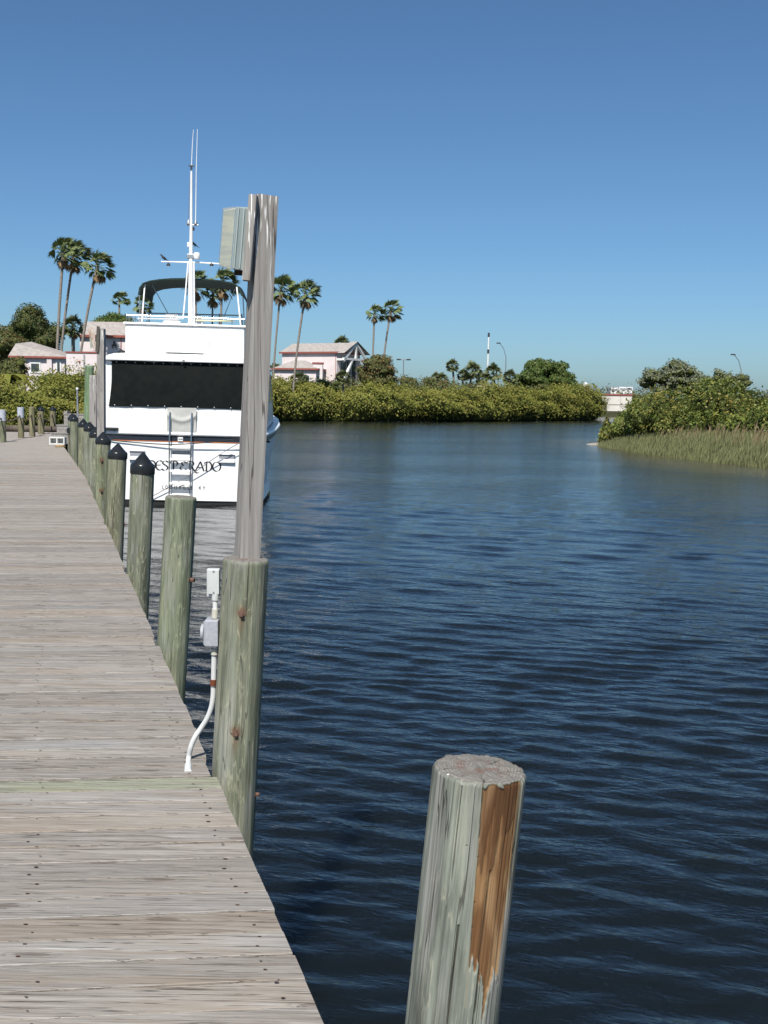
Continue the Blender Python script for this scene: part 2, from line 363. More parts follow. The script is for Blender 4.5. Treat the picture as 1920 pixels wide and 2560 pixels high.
MAT['screen'] = simple('dark_windscreen', (.035, .04, .045), (.05, .055, .06), 3, rough=.9)
MAT['cream'] = simple('cream_paint', (.66, .62, .48), (.6, .56, .43), 3, rough=.6)
MAT['conc'] = simple('white_concrete', (.64, .61, .55), (.55, .52, .47), .6, rough=.9)
MAT['brick'] = simple('pale_red_masonry', (.38, .20, .16), (.32, .17, .14), 2, rough=.9)
MAT['sand'] = simple('grey_shell_sand', (.33, .30, .25), (.25, .22, .18), 3, rough=.95)

def water_mat():
    t = NT('canal_water'); g = t.geo('Position'); sh = t.att('shallow')
    v = t.map(g, (1, 1, 1), (0, 0, 0), (0, 0, R(20)))
    a = t.noise(t.map(v, (1.0, 2.6, 1)), 1.0, 2.5, .55, .3)
    b = t.noise(t.map(v, (2.6, 6.5, 1)), 1.0, 3, .6, .4)
    c = t.noise(t.map(v, (9, 17, 1)), 1.0, 2, .6, .2)
    calm = t.rng(t.noise(t.map(g, (.035, .10, 1)), 1.0, 3), .35, .65, .55, 1.15)
    d = t.noise(t.map(v, (.34, 1.1, 1)), 1.0, 4, .6, .5)
    open_w = t.rng(t.xyz(g)[1], 10, 55)          # the wind ruffles the open reach more than the lee of the dock
    a = t.math('ADD', a, t.math('MULTIPLY', t.math('MULTIPLY', d, open_w), 2.5))
    h = t.math('ADD', t.math('ADD', t.math('MULTIPLY', a, .024), t.math('MULTIPLY', b, .019)), t.math('MULTIPLY', c, .0065))
    nrm = t.bump(t.math('MULTIPLY', h, calm), 1.0, 1.0)
    col = t.mix(sh, (.0064, .0090, .0100), (.085, .072, .040))
    m = t.out(col, t.rng(open_w, 0, 1, .045, .115, False), nrm, None, .5); t.b.inputs['IOR'].default_value = 1.333; t.b.inputs['Subsurface Weight'].default_value = 1.0; t.b.inputs['Subsurface Radius'].default_value = (1, 1, 1); t.b.inputs['Subsurface Scale'].default_value = 4.0
    return m
MAT['water'] = water_mat()
def ground_mat():
    t = NT('bank_soil'); g = t.geo('Position'); n = t.noise(g, .25, 5)
    c = t.ramp(n, [(.35, (.03, .034, .016)), (.55, (.045, .045, .022)), (.75, (.075, .065, .04))])
    return t.out(c, .95, None, None, .1)
MAT['ground'] = ground_mat()

# ------------------------------------------------------------------ ground and water
CANAL = [(9, -45), (-4.9, 0), (-19.3, 46.5), (-18, 53), (-21, 90), (-16, 145), (-15, 147), (0, 151), (14, 163), (26, 176), (34, 184), (38, 200), (44, 229), (90, 236), (260, 245), (260, 215), (70, 205),
         (36, 150), (24, 100), (19, 88), (16.4, 80), (15.3, 75.5), (16.2, 66), (17.6, 57), (20.5, 47), (26, 36), (40, 20), (60, 5), (70, -45)]
_P = np.array(CANAL, float)
def canal_sd(x, y):
    """signed distance to the canal edge, positive on land"""
    x = np.asarray(x, float); y = np.asarray(y, float); best = np.full(x.shape, 1e9); ins = np.zeros(x.shape, bool)
    for i in range(len(_P)):
        ax, ay = _P[i]; bx, by = _P[(i + 1) % len(_P)]; dx, dy = bx - ax, by - ay
        t = np.clip(((x - ax) * dx + (y - ay) * dy) / (dx * dx + dy * dy), 0, 1)
        best = np.minimum(best, np.hypot(x - ax - t * dx, y - ay - t * dy))
        c = ((ay > y) != (by > y)); ins ^= c & (x < (bx - ax) * (y - ay) / ((by - ay) if by != ay else 1e-9) + ax)
    return np.where(ins, -best, best)
def lines(core, step, lo, hi, grow):
    a = list(np.arange(core[0], core[1], step)); s = step; v = a[-1]
    while v < hi: s *= grow; v += s; a.append(v)
    s = step; v = a[0]; b = []
    while v > lo: s *= grow; v -= s; b.append(v)
    return np.array(b[::-1] + a)
gx = lines((-45, 60), 2.0, -2500, 2500, 1.18); gy = lines((-20, 260), 2.0, -300, 4000, 1.18)
X, Y = np.meshgrid(gx, gy, indexing='ij'); sd = canal_sd(X, Y)
Z = np.clip(sd * .32 + .02, -2.2, 1.15) + np.where(sd > 3, (vn(X * .2, Y * .2, 3) - .5) * .3, 0)
gnd = mesh_np('ground', np.stack([X, Y, Z], -1).reshape(-1, 3), grid_faces(len(gx), len(gy)), MAT['ground'], smooth=True)
tag(gnd, kind='structure')

wx = lines((-4.5, 6.5), .062, -900, 900, 1.05); wy = lines((2.0, 12.0), .036, -80, 1500, 1.0105)
X, Y = np.meshgrid(wx, wy, indexing='ij'); cx = np.gradient(wx)[:, None] + 0 * X; cy = np.gradient(wy)[None, :] + 0 * X
Z = np.zeros_like(X); wr = np.random.default_rng(3)
for i in range(40):
    lam = .13 * (4.6 ** wr.random()); th = R(17) + wr.normal(0, .38); k = 2 * math.pi / lam
    kx, ky = k * math.sin(th), k * math.cos(th); ph = wr.random() * 6.28
    wgt = np.clip(2.2 - (abs(kx) * cx + abs(ky) * cy) * 1.0, 0, 1)
    mod = .35 + 1.3 * vn(X * .35 + i * 7, Y * .5 + i * 3, i)
    s_ = np.sin(kx * X + ky * Y + ph + 1.2 * vn(X * .5, Y * .5, 40 + i))
    Z += wgt * mod * .0052 * lam * (2.2 * np.exp(.9 * (s_ - 1)) - .9)
for i in range(34):                             # longer wavelets that build up in the open reach
    lam = .42 * (3.0 ** wr.random()); th = R(12) + wr.normal(0, .30); k = 2 * math.pi / lam
    kx, ky = k * math.sin(th), k * math.cos(th); ph = wr.random() * 6.28
    wgt = np.clip(2.2 - (abs(kx) * cx + abs(ky) * cy), 0, 1) * ss(11, 26, Y)
    s_ = np.sin(kx * X + ky * Y + ph + 1.5 * vn(X * .3, Y * .3, 140 + i))
    Z += wgt * (.3 + 1.4 * vn(X * .12 + i * 5, Y * .2 + i * 3, 90 + i)) * .0040 * lam * (2.2 * np.exp(.9 * (s_ - 1)) - .9)
wat = mesh_np('water', np.stack([X, Y, Z], -1).reshape(-1, 3), grid_faces(len(wx), len(wy)), MAT['water'], smooth=True)
tag(wat, kind='structure')
isl = np.array([(19, 88), (16.4, 80), (15.3, 75.5), (16.2, 66), (17.6, 57), (20.5, 47), (26, 36), (40, 20)]); dmin = np.full(X.shape, 1e9)
for (ax, ay), (bx, by) in zip(isl[:-1], isl[1:]):
    t_ = np.clip(((X - ax) * (bx - ax) + (Y - ay) * (by - ay)) / ((bx - ax) ** 2 + (by - ay) ** 2), 0, 1)
    dmin = np.minimum(dmin, np.hypot(X - ax - t_ * (bx - ax), Y - ay - t_ * (by - ay)))
shal = ss(7.0, .3, dmin + 5 * (vn(X * .2, Y * .2, 9) - .5)) * .8
attr(wat, 'shallow', shal.ravel())

# ------------------------------------------------------------------ dock
def edge_x(y): return .72 - .31 * y - .022 * max(0.0, y - 22.5)
DECK = 1.4; ED = Vector((-.31, 1, 0)).normalized(); PA = math.atan(.11); PD = Vector((math.cos(PA), math.sin(PA), 0)); PN = Vector((-math.sin(PA), math.cos(PA), 0))
dock = empty('dock', (edge_x(0), 0, DECK), 'grey weathered timber dock of cross planks running out along the canal', 'dock')
D0 = Vector(dock.location)
# piles: (distance of the centre, radius, top z, kind)
PILES = [('near', 2.40, .105, 2.262), ('A', 4.86, .102, 2.37), ('B', 7.42, .104, 2.41), ('C', 10.45, .112, 2.42), ('D', 14.35, .122, 2.33), ('E', 17.9, .122, 2.36),
         ('F', 20.6, .12, 2.36), ('G', 23.2, .12, 2.39), ('H', 25.6, .115, 2.40), ('I', 30.2, .115, 2.42), ('J', 31.9, .12, 2.41)]
def pile_xy(k, y, r_):
    if k == 'near': return (.157, y)
    return (edge_x(y) + r_ + .012, y)
def plank_geom(y0, wd, x_in, ln, zz, t0=0, th=.038):
    """box board with chamfered upper edges; x_in pulls the outer end back"""
    c = .0022; pts = [(0, 0), (wd, 0), (wd, th - c), (wd - c, th), (c, th), (0, th - c)]
    vs = []
    for e in (0, 1):
        for q, z in pts:
            # outer end cut along the dock edge
            base = PN * q
            if e == 0: off = -x_in
            else: off = -ln
            skew = -(base.x - ED.x / ED.y * base.y) / (PD.x - ED.x / ED.y * PD.y)
            vs.append(base + PD * (skew + off) + Vector((0, 0, z - th)))
    n = 6; fs = [tuple(range(n)), tuple(range(2 * n - 1, n - 1, -1))]
    for i in range(n): j = (i + 1) % n; fs.append((i, i + n, j + n, j))
    return vs, fs
PITCHP = .145; dY = PITCHP / (PN.dot(Vector((-.31, 1, 0)))); WIDTH = 4.6
y = -2.2; nplank = 0; far = MB(); nails = MB(); far_t = []
prng = random.Random(5)
while y < 49:
    gap = prng.uniform(.005, .009); x_in = prng.uniform(-.004, .004)
    for k, py, pr, pz in PILES[1:]:
        cxp, cyp = pile_xy(k, py, pr)
        # notch boards that touch a pile
        m0 = Vector((edge_x(y), y, 0)); m1 = m0 + PD * x_in
        if abs((Vector((cxp, cyp, 0)) - (m0 + PN * PITCHP / 2)).dot(PN)) < pr + PITCHP / 2 and abs(cyp - y) < .4: x_in = max(x_in, .022)
    org = Vector((edge_x(y), y, DECK)); zz = prng.uniform(-.003, .003)
    vs, fs = plank_geom(y, PITCHP - gap, x_in, WIDTH, zz)
    if y < 28:
        me = bpy.data.meshes.new('plank'); me.from_pydata([v for v in vs], [], fs); me.update(); me.materials.append(MAT['plank'])
        o = bpy.data.objects.new('plank', me); COL.objects.link(o); o.parent = dock
        o.location = org - D0 + Vector((0, 0, zz)); o.rotation_euler = (prng.gauss(0, .004), prng.gauss(0, .0006), prng.gauss(0, .0006))
        g = prng.random()
        o.color = (.88, .98, .84, 1) if abs(y - 4.52) < .08 else ((1.03, .985, .93, 1) if g < .12 else ((.96, .98, 1.0, 1) if g > .85 else (1, 1, 1, 1)))
        nplank += 1
    else:
        far.add([v + org - D0 for v in vs], fs)
    if y < 17:
        for off in (.10, .78, 1.5, 2.2, 3.0):
            for q in (.28, .74):
                if prng.random() < .2: continue
                p = org - D0 + PN * (PITCHP * q + prng.gauss(0, .008)) + PD * (-off + prng.gauss(0, .014) - .18 * q * PITCHP) + Vector((0, 0, .0035))
                a = prng.uniform(.003, .0062); n = 6
                nails.add([p + Vector((a * math.cos(6.283 * i / n) * prng.uniform(1.0, 1.9), a * .8 * math.sin(6.283 * i / n), 0)) for i in range(n)], [tuple(range(n))])
    y += dY
fb = far.build('board', MAT['plank'], dock); fb['kind'] = 'stuff'
nb = nails.build('nail_head', MAT['nail'], dock); nb['kind'] = 'stuff'
for off in (.10, .78, 1.5, 2.2, 3.0, 3.8, 4.5):
    a = Vector((edge_x(-2.2) - off - .06, -2.2, DECK - .15)); b = Vector((edge_x(49) - off - .06, 49, DECK - .15))
    MB().bar(a - D0, b - D0, .07, .21).build('stringer', MAT['beam'], dock)
for yy in range(1, 49, 6):
    MB().box(Vector((edge_x(yy) - 2.3, yy, DECK - .36)) - D0, (4.3, .15, .2)).build('cross_beam', MAT['beam'], dock)

# ------------------------------------------------------------------ pilings
def pile_shaft(name, r_, h, parent, mat, nphi=72, nz=110, seed=0, peel=False, bot=-2.5, hi_from=0.0, stains=()):
    """round trunk from z=bot up to h in the parent's frame"""
    zl = np.concatenate([np.linspace(bot, hi_from, 12, endpoint=False), np.linspace(hi_from, h, nz)])
    ph = np.linspace(0, 2 * math.pi, nphi, endpoint=False)
    PH, ZZ = np.meshgrid(ph, zl, indexing='ij'); s = seed * 11.3
    rad = r_ * (1 + .014 * np.sin(2 * PH + s) + .010 * np.sin(3 * PH + s * 2)) * (1.0 + .05 * (h - ZZ) / 3.5)
    cu, su = np.cos(PH) * 3 + 50, np.sin(PH) * 3 + 50
    rad += .0035 * (vn(cu * 3 + s, ZZ * 1.5 + su * 3, 1) - .5) + .0028 * (vn(cu * 9 + s, ZZ * .9 + su * 9, 2) - .5)
    crack = np.zeros_like(PH); peelv = np.zeros_like(PH); lip = np.zeros_like(PH)
    F0 = -math.pi / 2 - .06                     # the side turned to the dock's walkers
    rel = (PH - F0 + math.pi) % (2 * math.pi) - math.pi
    cr_list = [(.34, .45, .0), (-.5, .3, .05), (2.0, .7, .0), (-1.8, .5, .0)] if not peel else [(.045, .17, 0), (-.42, .34, .012), (-.16, .62, .33), (-.9, .8, .0), (.42, .5, .2), (2.2, .8, 0)]
    for i, (a0, ln, st) in enumerate(cr_list):
        a = a0 + .07 * (vn(ZZ * 2.2 + i * 5, s + i, 5) - .5) - (h - ZZ) * (-.28 if peel and i == 0 else .05)
        wid = .018 * ss(ln + st, st + ln * .4, h - ZZ) * (h - ZZ >= st) * (.104 / r_)
        d = np.abs((rel - a + math.pi) % (2 * math.pi) - math.pi)
        cr = np.clip(1 - d / np.maximum(wid, 1e-4), 0, 1); crack = np.maximum(crack, np.minimum(cr * 1.6, 1)); 
    rad -= crack * .005
    stain = np.zeros_like(PH)
    for a0, z0, k0 in stains:
        dx = ((PH - a0 + math.pi) % (2 * math.pi) - math.pi) * r_; dz_ = ZZ - z0
        stain = np.maximum(stain, .9 * np.exp(-(dx ** 2 + (dz_ - .008) ** 2) / (.024 * k0) ** 2)); stain = np.maximum(stain, .55 * np.exp(-(dx / (.016 * k0)) ** 2) * ss(-.16, -.01, dz_) * (dz_ < 0))
    if peel:
        dz = h - ZZ
        left = .04 + dz * .30 + .03 * (vn(ZZ * 9, 0 * ZZ, 21) - .5); right = 1.10 - .30 * dz + .10 * (vn(ZZ * 6, 0 * ZZ + 3, 22) - .5)
        bot_e = .45 + .10 * (vn(rel * 9, 0 * ZZ, 23) - .5) + .06 * (vn(rel * 28, 0 * ZZ, 24) - .5) + .10 * np.exp(-((rel - .62) / .05) ** 2)
        top_e = .002 + .010 * vn(rel * 12, 0 * ZZ, 25) * (rel < .5)
        m = ss(-.01, .012, rel - left) * ss(-.10, .10, right - rel + .30 * (vn(rel * 45 + 60, ZZ * 2.5, 27) - .5)) * ss(-.008, .006, bot_e - dz) * ss(-.003, .004, dz - top_e)
        step = .45 * ss(-.008, .008, (.13 + .09 * (vn(rel * 14, 0 * ZZ, 31) - .5) * 2) - dz)   # second, thicker flake at the top
        peelv = m; flake = m * step / .45; rad -= m * (.0075 - .004 * step)
        e = ss(-.05, .0, rel - left) * (1 - ss(0, .02, rel - left)) + (1 - np.abs(m * 2 - 1)) * .6
        lip = np.clip(e, 0, 1) * (dz < .52) * (dz > .01)
    rim = np.clip((h - ZZ) / .012, 0, 1); rad -= .006 * (1 - rim) ** 2
    top_j = (.006 * (vn(cu * 1.5 + s, su * 1.5, 12) - .5) + .003 * (vn(cu * 9 + s, su * 9, 13) - .5)) * ss(h - .03, h, ZZ)
    V = np.stack([rad * np.cos(PH), rad * np.sin(PH), ZZ + top_j], -1).reshape(-1, 3); nv = len(zl); F = [grid_faces(nphi, nv, True)]
    # sawn top in rings
    nr = 14; fr = np.linspace(1, .02, nr); last = V.reshape(nphi, nv, 3)[:, -1, :]; TV = []
    for j, q in enumerate(fr[1:]):
        ring = last.copy(); ring[:, :2] *= q; x_, y_ = ring[:, 0], ring[:, 1]
        wv = .006 * (vn(x_ * 60 + s, y_ * 60, 14) - .5) + .003 * (vn(x_ * 200, y_ * 200, 15) - .5)
        rad_cut = -.010 * np.clip(1 - np.abs(rel[:, -1] - 2.6) / .10, 0, 1) * ss(.25, .9, q) if peel else 0
        ring[:, 2] = h + wv + .004 * (1 - q) + rad_cut; TV.append(ring)
    TV = np.stack(TV, 1); n0 = len(V)
    idx = np.concatenate([(np.arange(nphi) * nv + nv - 1)[:, None], n0 + np.arange(nphi * (nr - 1)).reshape(nphi, nr - 1)], 1)
    a = idx; b = np.roll(idx, -1, 0)
    F.append(np.stack([a[:, :-1], b[:, :-1], b[:, 1:], a[:, 1:]], -1).reshape(-1, 4))
    allV = np.concatenate([V, TV.reshape(-1, 3)]); ntop = TV.shape[0] * TV.shape[1]
    o = mesh_np(name, allV, np.concatenate(F), mat, parent, smooth=True)
    tcr = np.zeros(TV.shape[:2])
    for j, (a0, w0, r0) in enumerate(((.04, .030, .15), (2.62, .05, .35), (-1.2, .025, .4), (1.5, .02, .5), (-2.4, .025, .3), (.9, .015, .6), (-.45, .02, .55))):
        qq = np.hypot(TV[..., 0], TV[..., 1]) / r_; an = np.arctan2(TV[..., 1], TV[..., 0]); dd = np.abs((an - F0 - a0 - .25 * (vn(qq * 4, j + 0 * qq, 77) - .5) + math.pi) % (2 * math.pi) - math.pi)
        tcr = np.maximum(tcr, np.clip(1.6 - 1.6 * dd / (w0 * ss(r0, 1, qq) + 1e-4), 0, 1) * (qq > r0))
    attr(o, 'stain', np.concatenate([stain.ravel(), np.zeros(ntop)]))
    attr(o, 'crack', np.concatenate([crack.ravel(), tcr.ravel()]))
    if peel: attr(o, 'peel', np.concatenate([peelv.ravel(), np.zeros(ntop)])); attr(o, 'lip', np.concatenate([lip.ravel(), np.zeros(ntop)])); attr(o, 'flake', np.concatenate([flake.ravel(), np.zeros(ntop)]))
    return o
def bolt(parent, r_, phi, z, big=1.0):
    d = Vector((math.cos(phi), math.sin(phi), 0)); m = MB()
    m.tube([d * (r_ - .006) + Vector((0, 0, z)), d * (r_ + .003) + Vector((0, 0, z))], .017 * big, 16)
    m.tube([d * (r_ + .002) + Vector((0, 0, z)), d * (r_ + .020 * big) + Vector((0, 0, z))], .0105 * big, 6)
    m.build('bolt', MAT['rustbolt'], parent, smooth=True)
def cap_profile(r_): return [(r_ + .001, -.075), (r_ + .006, -.075), (r_ + .007, -.070), (r_ + .007, -.002), (r_ + .003, .012), (r_ * .80, .034), (.022, .118), (.010, .126), (0.001, .128)]
LAB = {'near': 'leaning pale piling with a strip of outer wood split off showing brown', 'A': 'flat-topped green piling that carries the tall light pole',
       'B': 'flat-topped green piling without cap between the light pole and the capped pilings', 'C': 'green piling with black cone cap, first capped one after the bare pilings',
       'D': 'grey-green piling with black cone cap, second capped one after the bare pilings', 'E': 'green piling with two rusty bolts, third with a black cone cap',
       'F': 'piling with black cone cap, fourth capped one along the dock edge', 'G': 'piling with black cone cap, fifth capped one along the dock edge',
       'H': 'piling with black cone cap, sixth capped one along the dock edge', 'I': 'piling with black cone cap, seventh along the edge beside the black tub', 'J': 'last piling with black cone cap, in front of the wooden steps'}
LEAN = {'near': (.01, .085), 'A': (.0, .05), 'B': (.0, .062), 'C': (.0, .05), 'D': (0, .048), 'E': (0, .03), 'F': (0, .03), 'G': (0, .02), 'H': (0, .02), 'I': (0, .01), 'J': (0, .02)}
TINT = {'D': (1.05, 1.0, .95, 1), 'H': (1.0, .97, .9, 1), 'E': (1.0, 1.02, .92, 1), 'I': (.9, .92, .85, 1), 'B': (.98, 1.03, .97, 1)}
pile_obj = {}
for i, (k, py, pr, pz) in enumerate(PILES):
    cxp, cyp = pile_xy(k, py, pr)
    e = empty('dock_piling', (cxp, cyp, DECK), LAB[k], 'piling', 'timber pilings along the dock edge'); e.rotation_euler = (-LEAN[k][0], LEAN[k][1], 0)
    if k == 'near': pile_shaft('shaft', pr, pz - DECK, e, MAT['pile_near'], 300, 330, 3, True, -3.4, .1)
    else: s_ = pile_shaft('shaft', pr, pz - DECK, e, MAT['pile'], 96 if i < 4 else 40, 150 if i < 4 else 50, i + 2, False, -3.4, -.5, {'A': ((-1.50, .735, 1), (-1.50, .185, 1)), 'E': ((-1.45, .62, 1.6), (-1.45, .12, 1.6))}.get(k, ())); s_.color = TINT.get(k, (1, 1, 1, 1))
    if k in 'CDEFGHIJ': MB().lathe(cap_profile(pr), 36, (0, 0, pz - DECK)).build('cap', MAT['cap'], e, smooth=True)
    if k == 'A': bolt(e, pr, -1.50, .735); bolt(e, pr, -1.50, .185); bolt(e, pr, -.1, -.13)
    if k == 'B': bolt(e, pr, -.25, .44, 1.6)
    if k == 'E': bolt(e, pr, -1.45, .62, 1.8); bolt(e, pr, -1.45, .12, 1.8)
    if k == 'D': bolt(e, pr, .1, -.02, 1.3)
    pile_obj[k] = e

# ------------------------------------------------------------------ light poles
def beam_grid(a, b, wd, dp, name, mat, parent, limes=True, nz=60, taper=.98):
    """sawn post between two points with slightly worn faces and a lime mask near its top"""
    a = Vector(a); b = Vector(b); d = (b - a); q = d.to_track_quat('Z', 'Y').to_matrix(); L = d.length
    prof = []
    for s in range(4):
        c = [(-1, -1), (1, -1), (1, 1), (-1, 1)]; p0 = np.array(c[s]); p1 = np.array(c[(s + 1) % 4])
        for u in np.linspace(0, 1, 9)[:-1]: prof.append(p0 * (1 - u) + p1 * u)
    prof = np.array(prof, float); rr = np.abs(prof).sum(1); prof *= np.where(rr > 1.9, .965, 1.0)[:, None]
    n = len(prof); zl = np.linspace(0, L, nz); V = np.zeros((n, nz, 3)); lm = np.zeros((n, nz))
    for j, z in enumerate(zl):
        t = 1 - (1 - taper) * z / L
        V[:, j, 0] = prof[:, 0] * wd / 2 * t + .0015 * (vn(prof[:, 0] * 9 + 40, prof[:, 1] * 9 + z * 6 + 40, 4) - .5); V[:, j, 1] = prof[:, 1] * dp / 2 * t
        V[:, j, 2] = z; lm[:, j] = ss(.55, .0, L - z)
    V = V.reshape(-1, 3); F = [grid_faces(n, nz, True)]
    V = np.concatenate([V, [[0, 0, 0], [0, 0, L + .002]]]); c0, c1 = len(V) - 2, len(V) - 1; i0 = np.arange(n) * nz; i1 = i0 + nz - 1
    F.append(np.stack([np.full(n, c0), np.roll(i0, -1), i0, i0], 1)); F.append(np.stack([np.full(n, c1), i1, np.roll(i1, -1), np.roll(i1, -1)], 1))
    F[1] = F[1][:, [0, 1, 2, 2]]
    quad = F[0]; tri = np.concatenate([F[1][:, :3], F[2][:, :3]])
    me = bpy.data.meshes.new(name)
    W = [Vector(v) for v in V]; me.from_pydata([q @ v + a for v in W], [], [tuple(f) for f in quad] + [tuple(f) for f in tri]); me.update()
    o = link(name, me, mat, parent); attr(o, 'lime', np.concatenate([lm.ravel(), [0, 1]]) if limes else np.zeros(len(V)))
    return o
pA = Vector((pile_xy('A', 4.86, .102)[0], 4.86, DECK)); topA = pA + Vector((math.sin(.05) * (2.37 - DECK), 0, (2.37 - DECK) * math.cos(.05)))
LP = topA + Vector((.0, .035, -.002))
lp = empty('light_pole', LP, 'tall silvered timber light pole with boxed lamp standing on a green piling', 'light pole')
topL = at(663, 492, 4.93)
beam_grid((0, 0, 0), topL - LP, .098, .098, 'post', MAT['post'], lp, nz=110)
PDv = (topL - LP).normalized()
def lpt(px, py, Yd): return at(px, py, Yd) - LP
# board nailed on the post's left front, slightly askew
b0 = lpt(617, 702, 4.84); b1 = lpt(634, 489, 4.84)
board = beam_grid(b0, b1, .066, .036, 'mounting_board', MAT['post'], lp, nz=50)
# lamp housing: ribbed box with a wedge lens on the left
def prism(sec_bot, sec_top, name, mat, parent, bevel=.002):
    n = len(sec_bot); vs = list(sec_bot) + list(sec_top); fs = [tuple(range(n - 1, -1, -1)), tuple(range(n, 2 * n))]
    for i in range(n): j = (i + 1) % n; fs.append((i, j, j + n, i + n))
    return MB().add(vs, fs).build(name, mat, parent, bevel=bevel)
ax = (b1 - b0).normalized()
def sec(pxb, pyb, off):
    """lamp cross-section corner at a pixel of its lower end, off = metres behind the board face"""
    return at(pxb, pyb, 4.84 + off) - LP
low = [sec(610, 677, -.02), sec(578, 673, -.05), sec(578, 670, .07), sec(610, 670, .09)]
hs = prism(low, [p + ax * .268 for p in low], 'lamp_housing', MAT['lamphouse'], lp, .003)
for px in (585, 599):
    p = sec(px, 673, -.053 + (px - 578) / 32 * .03); MB().bar(p + ax * .004, p + ax * .264, .004, .004).build('rib', MAT['lamphouse'], hs)
t = NT('frosted_lens'); t.out(t.mix(t.rng(t.noise(t.map(t.coord(), (1, 1, 6)), 6, 3), .4, .6), (.40, .42, .36), (.50, .50, .40)), .25, None, None, .5)
t.b.inputs['Transmission Weight'].default_value = .35; MAT['lens'] = t.m
lo2 = [sec(577, 675, -.048), sec(548, 664, -.03), sec(546, 655, .05), sec(577, 668, .068)]
prism(lo2, [p + ax * (.266 if i in (0, 3) else .236) for i, p in enumerate(lo2)], 'lens', MAT['lens'], lp, .003)
bb = [sec(612, 690, .06), sec(585, 688, .02), sec(585, 684, .08), sec(612, 686, .10)]
prism(bb, [p + ax * .05 for p in bb], 'bracket', MAT['beam'], lp)

# ------------------------------------------------------------------ conduit beside pile A
CB = on(470, 1930, DECK)
cd = empty('electrical_conduit', CB, 'white plastic conduit with grey junction box climbing the green piling', 'conduit')
def cp(px, py, Yd): return at(px, py, Yd) - CB
path = [(470, 1930, 4.92), (471, 1900, 4.92), (477, 1868, 4.92), (488, 1842, 4.92), (503, 1820, 4.92), (517, 1798, 4.91), (528, 1770, 4.90), (533, 1740, 4.89), (534, 1700, 4.88), (536, 1625, 4.86)]
pts = [cp(*p) for p in path]; pts[0] = Vector((0, 0, -.01))
def smooth_path(p, n=6):
    q = []
    for i in range(len(p) - 1):
        a, b, c, d = p[max(i - 1, 0)], p[i], p[i + 1], p[min(i + 2, len(p) - 1)]
        for k in range(n):
            t = k / n; q.append(.5 * ((2 * b) + (c - a) * t + (2 * a - 5 * b + 4 * c - d) * t * t + (3 * b - a - 3 * c + d) * t ** 3))
    return q + [p[-1]]
MB().tube(smooth_path(pts), .0125, 14).build('pipe', MAT['pvc'], cd, smooth=True)
MB().tube([Vector((0, 0, 0)), pts[1] * .55], .017, 14).build('foot_collar', MAT['pvc'], cd, smooth=True)
MB().tube([cp(536, 1636, 4.86), cp(536, 1622, 4.86)], .0165, 14).build('collar', MAT['collar'], cd, smooth=True)
jb = MB().box(cp(531, 1580, 4.855), (.062, .075, .122)).build('junction_box', MAT['box_grey'], cd, bevel=.005)
c0 = cp(512, 1580, 4.86); MB().add([], []).box(c0 + Vector((.004, 0, 0)), (.010, .07, .11)).build('box_cover', MAT['box_grey'], jb, bevel=.004)
cc = MB(); cc.tube([c0 + Vector((-.002, -.005, 0)), c0 + Vector((-.014, -.005, 0))], .038, 20); dsc = cc.build('round_lid', MAT['box_grey'], jb, smooth=True)
MB().tube([cp(537, 1545, 4.86), cp(538, 1522, 4.86)], .0155, 14).build('collar', MAT['collar'], cd, smooth=True)
MB().tube([cp(538, 1524, 4.86), cp(538, 1495, 4.86)], .0115, 14).build('pipe', MAT['pvc'], cd, smooth=True)
MB().tube([cp(538, 1500, 4.86), cp(539, 1484, 4.86)], .0165, 14).build('collar', MAT['box_pale'], cd, smooth=True)
sb = MB().box(cp(534, 1456, 4.875), (.058, .035, .128)).build('switch_box', MAT['box_pale'], cd, bevel=.004)
MB().box(cp(534, 1455, 4.850), (.050, .006, .112)).build('cover_plate', MAT['box_pale'], sb, bevel=.002)
for zz in (1428, 1481):
    p_ = cp(534, zz, 4.846); MB().tube([p_, p_ + Vector((0, -.003, 0))], .004, 8).build('screw', MAT['galv'], sb)
MB().tube([cp(534, 1713, 4.881), cp(534.2, 1698, 4.880)], .0165, 14).build('strap', MAT['rust'], cd, smooth=True)
MB().box(cp(543, 1706, 4.90), (.03, .014, .012)).build('strap', MAT['rust'], cd)

# ------------------------------------------------------------------ far dock furniture
def plain_pile(px, py_top, Yd, r_, label, square=False, name='mooring_pile', mat='pile', lean=.0):
    tp = at(px, py_top, Yd); e = empty(name, (tp.x, tp.y, DECK), label, 'pile'); e.rotation_euler = (0, lean, 0); h = tp.z - DECK
    if square: beam_grid((0, 0, -3.5), (0, 0, h), r_ * 2, r_ * 2, 'shaft', MAT['post'], e, nz=30)
    else: pile_shaft('shaft', r_, h, e, MAT[mat], 36, 60, int(px), False, -3.4, -.5)
    return e
g1 = plain_pile(214, 914, 26.5, .105, 'tall bare green mooring pile beside the white pipe', lean=.04)
g1.children[0].color = (.8, 1.1, .85, 1)
plain_pile(230, 938, 24.4, .085, 'short square silvered mooring post beside the tall second light pole', True, 'mooring_post', lean=.02)
wp = empty('white_pipe', (at(222, 940, 25.2).x - .0, 25.2, DECK), 'thin white plastic pipe upright between the green pile and the square post', 'pipe'); wp.rotation_euler = (0, .05, 0)
MB().tube([(0, 0, -2), (0, 0, at(222, 940, 25.2).z - DECK)], .042, 10).build('pipe', MAT['pvc'], wp, smooth=True)
